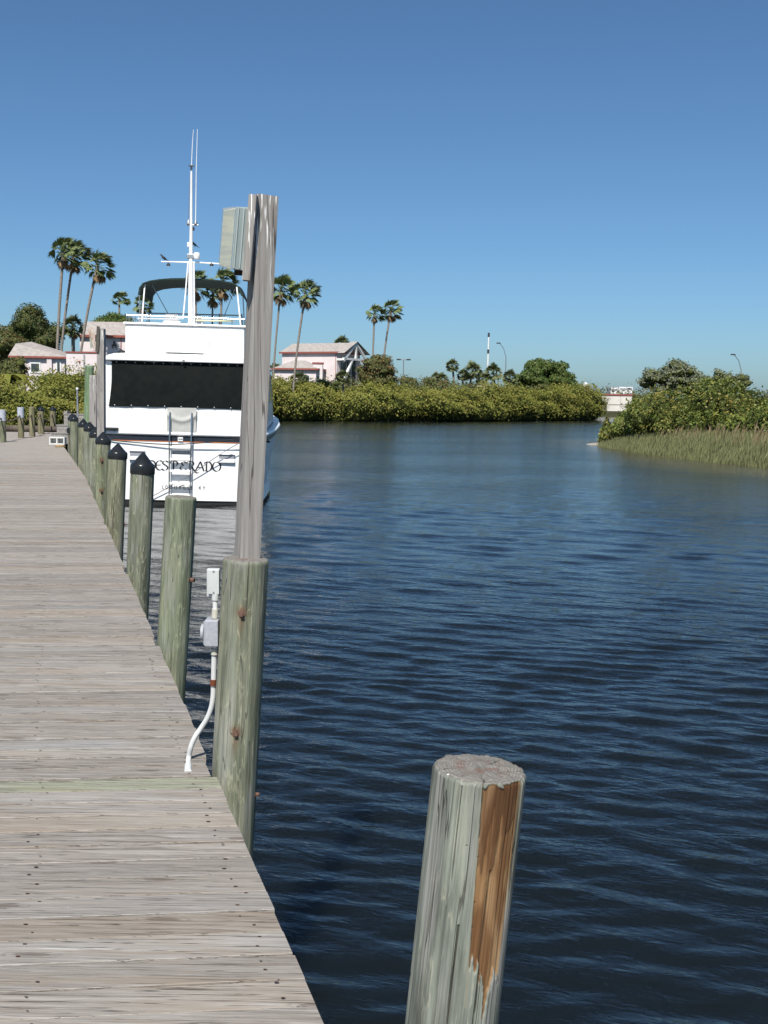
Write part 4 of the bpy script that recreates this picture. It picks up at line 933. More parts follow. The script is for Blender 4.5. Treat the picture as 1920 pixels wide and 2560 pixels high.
def write(items, h, base, nib, ang, name, y_=-.008):
    m = MB(); n2 = Vector((math.cos(ang), math.sin(ang), 0)) * nib / 2
    for x0, sx, strokes in items:
        for st in strokes:
            pts = [Vector((x0 + p.x * h * sx, base + p.y * h, 0)) for p in st]
            for a, b in zip(pts[:-1], pts[1:]):
                d = (b - a).normalized(); thin = Vector((-d.y, d.x, 0)) * nib * (.11 if ang else .5); w2 = n2 if ang else Vector()
                q = [a - w2 - thin, b - w2 - thin, b + w2 + thin, a + w2 + thin] if (w2 + thin).dot(thin) >= 0 else [a - w2 + thin, b - w2 + thin, b + w2 - thin, a + w2 - thin]
                m.add([(v.x, ybow(v.x) + y_, v.y) for v in q], [(0, 1, 2, 3)])
    return m.build(name, MAT['ink'], yacht)
def zx(q): return ((330 + q * .16275) - 453) * .0113 * 1.0
word = [('D', 255, 1), ('E', 362, 1), ('S', 452, 1.25), ('P', 596, 1.15), ('E2', 722, 1.15), ('R', 848, 1.1), ('A', 972, 1.12), ('D', 1110, 1.0), ('O', 1228, 1.08)]
write([(zx(q), s, G[c][1]) for c, q, s in word], .268, 1.00, .036, R(18), 'name_lettering')
txt = [('L', 470), ('O', 515), ('U', 585), ('I', 652), ('S', 672), ('V', 722), ('I', 786), ('L', 808), ('L', 858), ('E', 905), ('.', 955), ('K', 1028), ('Y', 1088)]
write([(zx(q), 1.0, SANS[c][1]) for c, q in txt], .098, .470, .013, 0, 'port_lettering')

# lines about the stern
def rope(name, label, pts, r_, mat):
    e = empty(name, pts[0], label, 'rope'); MB().tube([p - pts[0] for p in smooth_path(pts, 5)], r_, 6).build('strand', MAT[mat], e, smooth=True)
def Z3(x, y, f=-.17): return at(230 + x * .3014, 850 + y * .3014, BY + f)
rope('stern_line', 'black line sagging across the dark stripe of the yacht transom', [Z3(20, 812, -.1), Z3(150, 830), Z3(300, 845), Z3(500, 860), Z3(700, 866), Z3(1000, 845), Z3(1240, 815), Z3(1390, 790, -.1)], .015, 'blackrope')
rope('mooring_line', 'thin grey line running slantwise down across the yacht name', [Z3(1390, 770, -.1), Z3(1240, 845), Z3(1100, 925), Z3(980, 1005), Z3(830, 1110), Z3(680, 1195), Z3(520, 1285), Z3(380, 1350)], .011, 'greyrope')

# birds
def grackle(p, label, yaw, sc=1.0):
    sp = [(-.150, .120, .002, .002), (-.128, .116, .007, .007), (-.110, .113, .019, .019), (-.090, .104, .022, .023), (-.070, .080, .023, .026), (-.040, .042, .034, .038), (0, .010, .036, .040), (.040, -.018, .026, .028), (.070, -.036, .018, .014), (.110, -.058, .020, .007), (.155, -.084, .024, .004)]
    n = 12; vs = []
    for i, (x, z, ry, rz) in enumerate(sp):
        a = sp[max(i - 1, 0)]; b = sp[min(i + 1, len(sp) - 1)]; t = Vector((b[0] - a[0], 0, b[1] - a[1])).normalized(); nr = Vector((-t.z, 0, t.x))
        for k in range(n): q = 2 * math.pi * k / n; vs.append(Vector((x, 0, z)) + nr * rz * math.cos(q) + Vector((0, 1, 0)) * ry * math.sin(q))
    fs = [(i * n + k, i * n + (k + 1) % n, (i + 1) * n + (k + 1) % n, (i + 1) * n + k) for i in range(len(sp) - 1) for k in range(n)]
    fs += [tuple(range(n)), tuple((len(sp) - 1) * n + k for k in range(n))]
    e = empty('grackle', p, label, 'bird', None, yaw); e.scale = (sc, sc, sc)
    m = MB().add([v + Vector((0, 0, .075)) for v in vs], fs); b = m.build('body', MAT['bird'], e, smooth=True)
    for s in (-1, 1): MB().tube([(.0, s * .014, .055), (.006, s * .015, .028), (-.006, s * .015, .004), (-.02, s * .015, .002)], .0035, 5).build('leg', MAT['bird'], e)
grackle(at(411, 653.0, BY + MF), 'black bird with long tail perched on the end of the mast spreader', 0)
grackle(at(487, 618, BY + MF + .12), 'black bird half hidden behind the yacht mast above the radar dome', R(25), .9)
MB_ = None

# ------------------------------------------------------------------ foliage
def leaves(P, N, size, asp=.45, r_=rng):
    n = len(P); a = r_.normal(size=(n, 3)); a -= (a * N).sum(1, keepdims=True) * N * .55; a /= np.linalg.norm(a, axis=1, keepdims=True) + 1e-9
    b = np.cross(a, N + r_.normal(size=(n, 3)) * .5); b /= np.linalg.norm(b, axis=1, keepdims=True) + 1e-9
    s = (size * r_.uniform(.6, 1.35, n))[:, None]
    V = np.stack([P - a * s * .5, P + b * s * asp * .5, P + a * s * .5, P - b * s * asp * .5], 1).reshape(-1, 3)
    return V, np.arange(4 * n).reshape(n, 4)
def clump_points(c, rad, n, r_=rng, shell=.62, down=.25):
    d = r_.normal(size=(n, 3)); d /= np.linalg.norm(d, axis=1, keepdims=True)
    d[:, 2] = np.where((d[:, 2] < 0) & (r_.random(n) > down), -d[:, 2], d[:, 2])
    q = (shell + (1.06 - shell) * r_.random(n) ** .7)[:, None]
    return np.asarray(c) + d * q * np.asarray(rad), d
def icos():
    import bmesh
    bm = bmesh.new(); bmesh.ops.create_icosphere(bm, subdivisions=2, radius=1); V = np.array([v.co[:] for v in bm.verts]); F = np.array([[v.index for v in f.verts] for f in bm.faces]); bm.free(); return V, F
IV, IF = icos()
def crown(name, clumps, leaf, dens, mat, parent=None, core=.72, offset=(0, 0, 0), shell=.62, asp=.45):
    PV = []; PN_ = []; CV = []; CF = []; nC = 0
    for c, rad in clumps:
        n = int(dens * (rad[0] * rad[1] * rad[2]) ** (2 / 3.)); p, d = clump_points(c, rad, max(n, 20), shell=shell); PV.append(p); PN_.append(d)
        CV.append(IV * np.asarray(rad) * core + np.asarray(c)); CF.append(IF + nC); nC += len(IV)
    P = np.concatenate(PV) - np.asarray(offset); N = np.concatenate(PN_); V, F = leaves(P, N, leaf, asp)
    o = mesh_np(name, V, F, mat, parent)
    cobj = None
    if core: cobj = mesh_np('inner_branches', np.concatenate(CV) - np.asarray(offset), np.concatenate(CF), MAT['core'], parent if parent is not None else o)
    return o
def fbm3(p, f, seed):
    return (vn(p[:, 0] * f + p[:, 2] * f * .7 + 100, p[:, 1] * f + p[:, 2] * f * .45 + 100, seed) + vn(p[:, 0] * f * .6 - p[:, 1] * f * .5 + 300, p[:, 2] * f + p[:, 1] * f * .3 + 300, seed + 1)) / 2 - .5
def bank(name, label, path, n, amp, leaf, mat, cat='mangrove', seed=1, core=None, freq=.45):
    """a continuous thicket along a path of (x, y, height, depth): leaves scattered over a noisy arched envelope"""
    r_ = np.random.default_rng(seed); pts = np.array(path, float); L = np.concatenate([[0], np.cumsum(np.hypot(*np.diff(pts[:, :2], axis=0).T))])
    def env(s, ph):
        q = [np.interp(s, L, pts[:, k]) for k in range(4)]; ds = .4; qa = [np.interp(s - ds, L, pts[:, k]) for k in (0, 1)]; qb = [np.interp(s + ds, L, pts[:, k]) for k in (0, 1)]
        tx, ty = qb[0] - qa[0], qb[1] - qa[1]; tl = np.hypot(tx, ty) + 1e-9; tx, ty = tx / tl, ty / tl; nx, ny = ty, -tx
        c, sn = np.cos(ph), np.sin(ph); rr = np.abs(c) ** .75 * np.sign(c); zz = np.abs(sn) ** .62
        end = np.sqrt(np.clip(np.minimum(s, L[-1] - s) / 1.6, .04, 1)); h = q[2] * end
        N = np.stack([nx * c, ny * c, sn + .15], 1); rr = rr * (.66 + .34 * ss(0, .42, zz)); h = h * (.86 + .36 * vn(s * .16 + 20, 0 * s + seed, 61)); P = np.stack([q[0] + nx * rr * q[3] / 2 * end, q[1] + ny * rr * q[3] / 2 * end, .12 + zz * h], 1)
        d = amp * (2.2 * fbm3(P, freq, seed) + 1.8 * fbm3(P, freq * 2.1, seed + 5) + 1.0 * fbm3(P, freq * 4.6, seed + 9)) * 2 - .25 * amp
        return P, N, d
    s = r_.random(n) * L[-1]; ph = r_.random(n) ** .85 * math.pi * .92
    P, N, d = env(s, ph); inward = r_.random(n) ** 1.4 * .45 * leaf / .25; sprig = (r_.random(n) < .08) * r_.random(n) * 2.4 * leaf
    P = P + N * (d - inward + sprig)[:, None]; P[:, 2] = np.maximum(P[:, 2], .12)
    V, F = leaves(P, N / np.linalg.norm(N, axis=1, keepdims=True), leaf, .5, r_); o = mesh_np(name, V, F, mat); tag(o, label, cat, None, 'stuff')
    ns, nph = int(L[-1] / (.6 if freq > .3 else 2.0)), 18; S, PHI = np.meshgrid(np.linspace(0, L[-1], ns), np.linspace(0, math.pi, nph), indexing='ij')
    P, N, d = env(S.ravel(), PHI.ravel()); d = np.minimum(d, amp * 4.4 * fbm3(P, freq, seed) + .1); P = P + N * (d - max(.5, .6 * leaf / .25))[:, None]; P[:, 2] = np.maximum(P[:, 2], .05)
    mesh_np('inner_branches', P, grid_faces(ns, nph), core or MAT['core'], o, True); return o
def broad(name, label, px, py_top, py_bot, Yd, half_px, mat, leaf=.3, n=26, dens=150, ground=1.0, seed=1, lean=0, cat='tree', rr=.42, trunk=True, depth=1.0, group=None):
    r_ = np.random.default_rng(seed); tp = at(px, py_top, Yd); bt = at(px, py_bot, Yd); hw = half_px * Yd / FPX; H = tp.z - bt.z; cz = (tp.z + bt.z) / 2
    base = Vector((tp.x, Yd, ground)); e = empty(name, base, label, cat, group); cl = []
    for i in range(n):
        d = r_.normal(size=3); d /= np.linalg.norm(d); q = r_.random() ** .45 * (1 - rr * .75)
        rx = min(hw, H / 2) * rr * r_.uniform(.75, 1.3)
        cl.append(((tp.x + d[0] * q * hw + lean * d[2] * q, Yd + d[1] * q * hw * depth, cz + d[2] * q * H / 2), (rx * 1.15, rx * 1.15, rx * .9)))
    crown('crown', cl, leaf, dens, mat, e, core=.66, offset=base)
    m = MB(); tr = max(.12, H * .035)
    if trunk:
        m.tube([(0, 0, -.2), (tr * .5, 0, (bt.z - ground) * .6), (0, 0, cz - ground)], [tr * 1.3, tr, tr * .6], 8)
        for i in range(6):
            c = Vector(cl[i * n // 6][0]) - base; m.tube([(tr * .3, 0, max(.5, (bt.z - ground) * .8)), c * .55 + Vector((0, 0, .2)), c], [tr * .6, tr * .4, tr * .15], 6)
        m.build('trunk', MAT['bark'], e, smooth=True)
    return e

# far bank, left thicket, island thicket
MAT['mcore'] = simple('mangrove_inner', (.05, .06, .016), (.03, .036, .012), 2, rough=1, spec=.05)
bank('mangrove_bank', 'yellow-green mangrove thicket along the far canal bank', [(-34, 136, 4.4, 8), (-15, 148, 4.6, 8), (0, 153, 4.4, 8), (14, 164.5, 4.3, 8), (26, 177.5, 4.5, 8), (32.0, 184, 5.2, 8), (35.2, 188, 3.8, 6), (37.0, 194, 2.0, 4.5)], 66000, .62, .30, MAT['mang'], seed=4, core=MAT['mcore'])
bank('mangrove_thicket', 'sunlit mangrove thicket behind the rope fence at the dock end', [(-38, 56, 3.4, 7), (-30, 57, 3.5, 7), (-23, 59, 3.5, 7), (-18, 63, 3.5, 7), (-17.5, 69, 3.5, 6)], 64000, .42, .15, MAT['mang'], seed=9, core=MAT['mcore'], freq=.6)
bank('mangrove_shore', 'mangroves lining the bank behind the yacht', [(-18.5, 73, 3.8, 6), (-20, 84, 4.0, 6), (-19, 100, 4.2, 6), (-18.5, 125, 4.4, 6), (-19, 136, 4.4, 6)], 26000, .5, .26, MAT['mang'], seed=10, core=MAT['mcore'])
bank('island_mangrove', 'dark green mangrove thicket on the grassy point across the canal', [(15.9, 80.5, 1.3, 2.4), (17.4, 80, 2.4, 4.2), (20.0, 77.5, 3.3, 6.5), (22.5, 70.5, 3.1, 8), (25, 61.5, 2.7, 8), (28.5, 51.5, 2.8, 8), (34, 40, 3.0, 8)], 62000, .58, .20, MAT['mang2'], seed=12, core=MAT['mcore'], freq=.5)
bank('far_treeline', 'low hazy line of trees beyond the white wall', [(20, 420, 8.5, 20), (70, 430, 8.5, 20), (110, 440, 8.0, 20), (190, 460, 8, 20), (320, 470, 9, 20)], 14000, 1.6, 1.1, MAT['olive'], 'trees', seed=15, freq=.12)
bank('background_shrubbery', 'mixed shrubs filling the land behind the far mangroves', [(-45, 118, 5.0, 8), (-28, 158, 5.2, 8), (-5, 172, 5.2, 8), (12, 186, 5.6, 8), (25, 200, 6.0, 8), (34, 204, 5.8, 7)], 34000, .42, .36, MAT['olive'], 'shrubs', seed=18, freq=.3)
broad('buttonwood_tree', 'silvery grey-green buttonwood rising behind the island mangroves', 1682, 899, 1002, 92, 96, MAT['butt'], .22, 60, 300, .8, 21, rr=.30)
broad('buttonwood_tree', 'thin-topped silvery buttonwood at the far end of the island thicket', 1800, 916, 1004, 84, 92, MAT['butt'], .2, 52, 230, .8, 22, rr=.30)
broad('buttonwood_tree', 'small silvery buttonwood beside the larger one on the island', 1755, 915, 1010, 95, 48, MAT['butt'], .24, 14, 260, .8, 23)
broad('shade_tree', 'broad bright green tree above the end of the far mangroves', 1362, 889, 1004, 205, 84, MAT['green'], .5, 60, 130, 1.0, 25, rr=.30)
broad('shade_tree', 'lower green tree crown next to the broad far tree', 1420, 925, 1005, 206, 45, MAT['green'], .5, 14, 120, 1.0, 26)
broad('bronze_tree', 'round bronze-leaved tree beside the gabled pink house', 944, 874, 992, 162, 54, MAT['redleaf'], .36, 60, 170, 1.0, 27, rr=.30)
broad('big_tree', 'big dark tree over the low pink house', 84, 756, 937, 106, 74, MAT['dkgreen'], .26, 64, 230, 1.0, 28, rr=.32)
broad('big_tree', 'olive brown tree beside the big dark one', -5, 795, 950, 102, 68, MAT['olive'], .24, 36, 230, 1.0, 29)
broad('round_tree', 'rounded bright green tree behind the pink wall', 282, 775, 860, 122, 62, MAT['green'], .30, 34, 210, 1.0, 30)
broad('bush', 'bronze bush before the low pink house', 38, 880, 985, 74, 42, MAT['redleaf'], .20, 22, 260, 1.0, 31, cat='bush')
broad('bush', 'leafy vine bush between the light pole and the yacht', 268, 888, 985, 84, 34, MAT['hedge'], .22, 16, 200, 1.0, 32, cat='bush')
broad('bush', 'small dark tree in front of the tennis screen', 1022, 938, 1000, 190, 32, MAT['olive'], .4, 14, 130, 1.0, 33)
broad('bush', 'olive bush between the screen and the cabbage palms', 1078, 938, 1000, 200, 28, MAT['olive'], .4, 12, 130, 1.0, 34)
broad('bush', 'dark shrub mass among the cabbage palms', 1210, 958, 1005, 206, 60, MAT['olive'], .45, 18, 110, 1.0, 35, cat='bush')
broad('bush', 'dark bush under the gabled pink house', 808, 940, 990, 156, 60, MAT['hedge'], .3, 14, 130, 1.0, 36, cat='bush')
broad('bush', 'dark tree behind the lower wing of the gabled pink house', 690, 880, 975, 178, 26, MAT['dkgreen'], .35, 12, 130, 1.0, 37)
# clipped hedge
m_e = empty('clipped_hedge', (at(175, 930, 78).x, 78, 1.0), 'low clipped hedge along the foot of the pink wall', 'hedge'); hcl = []
for i in range(26): hcl.append(((at(110 + i * 5.6, 934, 78).x, 78 + (i % 2) * .3, 4.05), (.55, .7, .45)))
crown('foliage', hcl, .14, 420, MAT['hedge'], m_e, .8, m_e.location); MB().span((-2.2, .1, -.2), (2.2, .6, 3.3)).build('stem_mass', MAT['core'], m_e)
# drooping yellow banana leaves
be = empty('banana_plant', (at(20, 940, 70).x, 70, 1.0), 'yellowing banana plant at the edge of the bronze bush', 'plant'); V = []; F = []
for i in range(9):
    a = i * .7; ln = 2.6; pp = []
    for k in range(9):
        t = k / 8; d = Vector((math.cos(a), math.sin(a) * .6, 0)); c = d * ln * t + Vector((0, 0, 3.1 + 1.4 * t - 2.4 * t * t)); sd_ = Vector((-d.y, d.x, 0)) * .33 * math.sin(math.pi * (.08 + .9 * t)); pp += [c - sd_, c + Vector((0, 0, .05)), c + sd_]
    n0 = len(V); V += [p[:] for p in pp]; F += [[n0 + k * 3 + j, n0 + k * 3 + j + 1, n0 + k * 3 + j + 4, n0 + k * 3 + j + 3] for k in range(8) for j in range(2)]
mesh_np('foliage', V, F, MAT['banana'], be, True); MB().tube([(0, 0, -.2), (0, 0, 3.2)], [.16, .1], 10).build('stem', MAT['bark'], be, smooth=True)

# marsh grass on the point
def blades(name, label, n, h0, h1, mat, d0, d1, wd, lean, seed):
    r_ = np.random.default_rng(seed); X_ = r_.uniform(14.5, 46, n * 6); Y_ = r_.uniform(16, 88, n * 6); s = canal_sd(X_, Y_); ok = (s > d0) & (s < d1 + 1.2 * vn(X_ * .6, Y_ * .6, 3)) & (X_ < 46) & (X_ / Y_ < .62)
    X_, Y_, s = X_[ok][:n], Y_[ok][:n], s[ok][:n]; n = len(X_); z = np.clip(s * .32, -.05, 1.15)
    h = r_.uniform(h0, h1, n) * (.75 + .5 * vn(X_ * .8, Y_ * .8, 5)); dx = r_.normal(lean, .16, n) * h; dy = r_.normal(0, .16, n) * h; a = r_.uniform(0, 3.14, n); wx_, wy_ = np.cos(a) * wd, np.sin(a) * wd
    V = np.stack([np.stack([X_ - wx_, Y_ - wy_, z - .1], 1), np.stack([X_ + wx_, Y_ + wy_, z - .1], 1), np.stack([X_ + dx * .45 + wx_ * .7, Y_ + dy * .45 + wy_ * .7, z + h * .6], 1), np.stack([X_ + dx, Y_ + dy, z + h], 1)], 1).reshape(-1, 3)
    o = mesh_np(name, V, np.arange(4 * n).reshape(n, 4), mat); tag(o, label, 'grass', None, 'stuff')
blades('marsh_grass', 'soft green cord grass fringing the point at the water line', 34000, .26, .48, MAT['grass'], -.5, 3.6, .012, .10, 41)
blades('dry_reeds', 'tan dry reeds standing between the grass and mangroves', 2800, .45, .95, MAT['reed'], 2.2, 4.4, .008, .12, 42)
sl = on(1500, 1110, .02); sp_ = on(1495, 1108, .0); e = empty('shell_bar', (16.0, 79.0, .0), 'pale shell bar at the tip of the grassy point', 'shore')
MB().lathe([(1.5, -.1), (1.2, .05), (.7, .12), (.1, .14)], 18).build('bar', MAT['sand'], e, smooth=True)

# ------------------------------------------------------------------ palms
def fan_crown(seed, Lf=1.0, n=36, wind=.55, elev=(-.75, 1.35), nseg=13):
    r_ = np.random.default_rng(seed); V = []; F = []
    for i in range(n):
        az = i * 2.39996 + r_.normal(0, .2); el = elev[0] + (elev[1] - elev[0]) * ((i + .5) / n) ** .8 + r_.normal(0, .08)
        d = Vector((math.cos(az) * math.cos(el), math.sin(az) * math.cos(el), math.sin(el))); wv = Vector((wind, 0, -.02))
        pl = Lf * r_.uniform(.45, .62); droop = .16 * math.cos(el)
        tip = d * pl + wv * pl * .28 + Vector((0, 0, -droop * pl)); d2 = (d + wv * .55 + Vector((0, 0, -.30 * math.cos(el)))).normalized()
        side = d2.cross(Vector((0, 0, 1)));  side = side.normalized() if side.length > .05 else Vector((0, 1, 0)); up = side.cross(d2).normalized()
        tw = r_.normal(0, .5); side, up = side * math.cos(tw) + up * math.sin(tw), up * math.cos(tw) - side * math.sin(tw)
        n0 = len(V); pw = .022 * Lf; V += [(-side * pw)[:], (side * pw)[:], (tip + side * pw * .7)[:], (tip - side * pw * .7)[:]]; F.append([n0, n0 + 1, n0 + 2, n0 + 3])
        fl_ = Lf * r_.uniform(.5, .66)
        for k in range(nseg):
            a = (k / (nseg - 1) - .5) * 2.5 + r_.normal(0, .03); ln = fl_ * (1 - .22 * abs(a) / 1.25) * r_.uniform(.9, 1.08); sd_ = (d2 * math.cos(a) + side * math.sin(a)); sd_ = (sd_ + up * .10 * (1 if k % 2 else -1) * .4).normalized()
            nrm = sd_.cross(up).normalized(); w1 = ln * .095
            p1 = tip + sd_ * ln * .55 + wv * ln * .10; p2 = p1 + (sd_ + wv * .9 + Vector((0, 0, -.55))).normalized() * ln * .42
            n0 = len(V); V += [tip[:], (p1 + nrm * w1)[:], p2[:], (p1 - nrm * w1)[:]]; F.append([n0, n0 + 1, n0 + 2, n0 + 3])
    return np.array(V, np.float32), np.array(F, np.int32)
def skirt_mesh(seed, Lf=.8, n=12):
    return fan_crown(seed, Lf, n, .25, (-1.45, -.85), 9)
CROWN = []
for s in range(4):
    V, F = fan_crown(100 + s, 1.0, 33, .5); o = mesh_np('palm_crown', V, F, MAT['frond']); CROWN.append(o.data); bpy.data.objects.remove(o)
V, F = fan_crown(130, 1.0, 44, .12, (-1.0, 1.4)); o = mesh_np('palm_crown', V, F, MAT['sabal']); CROWN.append(o.data); bpy.data.objects.remove(o)
V, F = fan_crown(140, 1.0, 22, .5, (-.2, 1.3)); o = mesh_np('palm_crown', V, F, MAT['frond']); CROWN.append(o.data); bpy.data.objects.remove(o)
SK = []
for s in range(2):
    V, F = skirt_mesh(200 + s); o = mesh_np('palm_skirt', V, F, MAT['dead']); SK.append(o.data); bpy.data.objects.remove(o)
def palm(label, px, py, Yd, dpx, bx, by=None, var=0, skirt=1.0, tr=.15, name='fan_palm', group='tall fan palms', rz=0.0, ground=1.0, squash=1.0, bulge=False):
    c = at(px, py, Yd); b = at(bx, by or 960, Yd); b = Vector((b.x + (b.x - c.x) * max(0, b.z - ground) / max(c.z - b.z, .5), Yd, ground))
    e = empty(name, b, label, 'palm tree', group); v = c - b; sc = dpx * Yd / FPX / 2 / 1.02
    pts = [(v.x * t + (v.x * .12) * math.sin(math.pi * t) * -1, v.y * t, v.z * t) for t in np.linspace(0, 1, 10)]
    rs = [tr * (1.5 - .7 * min(1, t * 3) ** .6 * .8) for t in np.linspace(0, 1, 10)]
    MB().tube(pts, rs, 10).build('trunk', MAT['trunk'], e, smooth=True)
    o = bpy.data.objects.new('crown', CROWN[var]); COL.objects.link(o); o.parent = e; o.location = v; o.scale = (sc, sc, sc * squash); o.rotation_euler = (0, 0, rz)
    if skirt:
        o = bpy.data.objects.new('dead_frond_skirt', SK[int(px) % 2]); COL.objects.link(o); o.parent = e; o.location = v + Vector((sc * .06, 0, -sc * .15)); s2 = sc * skirt; o.scale = (s2, s2, s2 * 1.15)
    return e
palm('tall straight fan palm with orange dead fronds before the big dark tree', 158, 632, 98, 88, 143, 936, 0, .9, .13)
palm('tall dark-trunked fan palm standing close behind the orange-fronded one', 184, 640, 101, 92, 153, 934, 1, .85, .12)
palm('tall fan palm with a strongly leaning bare trunk before the pink garden wall', 243, 665, 97, 86, 204, 918, 2, .95, .12)
palm('small fan palm rising above the rounded green tree', 298, 752, 135, 56, 299, 860, 5, 0, .13)
palm('fan palm rising beside the rounded tree, behind the end of the bimini', 356, 762, 130, 58, 354, 870, 3, .8, .13)
palm('short bushy fan palm behind the tall palm trunks', 182, 818, 103, 62, 184, 920, 4, .9, .18)
palm('fan palm behind the yacht mast', 488, 712, 150, 84, 492, 900, 0, .9, .15)
palm('fan palm with a long brown skirt behind the bimini', 532, 732, 152, 52, 530, 900, 1, 1.4, .13)
palm('full-crowned fan palm beside the skirted one behind the bimini', 556, 706, 148, 84, 550, 900, 2, 1.0, .15)
palm('fan palm showing behind the tall light pole', 702, 724, 150, 80, 684, 958, 3, .95, .14)
palm('fan palm in front of the gabled pink house', 764, 732, 147, 80, 738, 952, 1, .95, .15)
palm('shorter of the twin fan palms above the bronze tree', 936, 784, 188, 54, 933, 880, 2, .8, .17)
palm('taller of the twin fan palms above the bronze tree', 977, 776, 190, 62, 962, 900, 0, .9, .17)
palm('fan palm peeking over the pink house roof', 855, 862, 196, 48, 856, 930, 4, 0, .15)
palm('feathery palm bush at the foot of the pink gable', 857, 944, 157, 46, 858, 985, 4, 0, .16, squash=.9)
palm('low palm clump before the lower pink wing', 748, 950, 154, 60, 748, 985, 4, 0, .2, squash=.7)
cab = [(1131, 915, 198, 38, 1136, 'cabbage palm with curved bare trunk and small round head'), (1158, 938, 200, 34, 1155, 'short cabbage palm beside the curved one'), (1182, 928, 196, 52, 1172, 'stout cabbage palm with leaning pale trunk'), (1205, 948, 199, 36, 1210, 'cabbage palm between the stout leaning one and the white pylon'),
       (1233, 932, 194, 50, 1238, 'full-headed cabbage palm between the white pylon and the curved-arm lamp'), (1274, 944, 198, 42, 1270, 'cabbage palm beside the broad green tree'), (1104, 950, 200, 40, 1108, 'bushy cabbage palm at the end of the dark screen'), (1090, 944, 204, 30, 1092, 'small cabbage palm behind the dark screen')]
for i, (px, py, Yd, d_, bx, lb) in enumerate(cab): palm(lb, px, py, Yd, d_, bx, 985, 4, .5, .2, 'cabbage_palm', 'cabbage palms on the far bank', i * 1.1)

# ------------------------------------------------------------------ buildings
def quadbox(m, a, b, c, d, h): pass
def roofed(e, L, W, H, rise, mat_w, over=.35, gable_x=True, hip=False, trim=True):
    """box house with its origin at the front right lower corner: x from -L to 0, y from 0 to W"""
    MB().span((-L, 0, 0), (0, W, H)).build('wall', MAT[mat_w], e)
    o = over; z0 = H + .02; r_ = MB()
    if hip: vs = [(-L - o, -o, z0), (o, -o, z0), (o, W + o, z0), (-L - o, W + o, z0), (-L + W * .45, W / 2, z0 + rise), (-W * .45, W / 2, z0 + rise)]; fs = [(0, 1, 5, 4), (1, 2, 5), (2, 3, 4, 5), (3, 0, 4), (3, 2, 1, 0)]
    else: vs = [(-L - o, -o, z0), (o, -o, z0), (o, W + o, z0), (-L - o, W + o, z0), (-L - o, W / 2, z0 + rise), (o, W / 2, z0 + rise)]; fs = [(0, 1, 5, 4), (1, 2, 5), (2, 3, 4, 5), (3, 0, 4), (3, 2, 1, 0)]
    ro = r_.add(vs, fs).build('roof', MAT['roof'], e)
    if trim: MB().span((-L - o, -o - .03, H - .12), (o, -o - .005, H + .12)).build('fascia', MAT['rtrim'], ro); MB().span((o + .005, -o, H - .12), (o + .03, W + o, H + .12)).build('fascia', MAT['rtrim'], ro)
    return ro
def window(e, x0, x1, z0, z1, y_=0.0, wall='front'):
    m = MB().span((x0, y_ - .06, z0), (x1, y_ - .01, z1)); f = m.build('window', MAT['wtrim'], e)
    MB().span((x0 + .12, y_ - .08, z0 + .12), (x1 - .12, y_ - .062, z1 - .12)).build('pane', MAT['dglass'], f)
# gabled house
KH = 1.09; c = at(841, 960, 175); hz = 1.0
gh = empty('gabled_house', (c.x, 175, hz), 'tall pink stucco house with white timber gable and grey tile roof', 'house', None, R(-28))
gh.scale = (KH,) * 3; Hh = (at(841, 881, 175).z - hz) / KH; roofed(gh, 9.6, 7.0, Hh, 1.55, 'pink')
gx_ = 1.25
tr_ = MB(); 
for a, b in (((gx_, -.2, Hh - 1.25), (gx_, 3.5, Hh + 1.5)), ((gx_, 7.2, Hh - 1.25), (gx_, 3.5, Hh + 1.5)), ((gx_, -.2, Hh - .9), (gx_, 7.2, Hh - .9)), ((gx_, 3.5, Hh - .9), (gx_, 3.5, Hh + 1.4)), ((gx_, .2, Hh - 4.0), (gx_, 2.4, Hh - 1.0)), ((gx_, 6.8, Hh - 4.2), (gx_, 4.6, Hh - 1.0)), ((0, .2, Hh - 1.0), (gx_, .2, Hh - 1.0)), ((0, 6.8, Hh - 1.0), (gx_, 6.8, Hh - 1.0)), ((0, .2, Hh - 4.0), (gx_, .2, Hh - 3.9)), ((0, 6.8, Hh - 4.2), (gx_, 6.8, Hh - 4.2)), ((gx_, 4.2, Hh - 4.6), (gx_, 6.8, Hh - 4.2))):
    MB().bar(a, b, .32, .32).build('truss_beam', MAT['wtrim'], gh)
MB().add([(.35, -.5, Hh - .1), (gx_ + .3, -.5, Hh - .1), (gx_ + .3, 3.5, Hh + 1.75), (.35, 3.5, Hh + 1.75), (.35, 7.5, Hh - .1), (gx_ + .3, 7.5, Hh - .1)], [(0, 1, 2, 3), (3, 2, 5, 4)]).build('porch_roof', MAT['roof'], gh)
MB().span((.02, 1.2, Hh - 4.6), (.06, 5.6, Hh - .6)).build('gable_window', MAT['dglass'], gh)
for yy in (2.6, 4.1): MB().span((.062, yy, Hh - 4.6), (.10, yy + .12, Hh - .6)).build('mullion', MAT['wtrim'], gh)
MB().span((.0, .2, Hh - 5.2), (gx_, 6.8, Hh - 4.7)).build('balcony', MAT['pink'], gh)
MB().span((-.2, -.03, 0), (-.12, -.01, Hh - .2)).build('downpipe', MAT['rtrim'], gh)
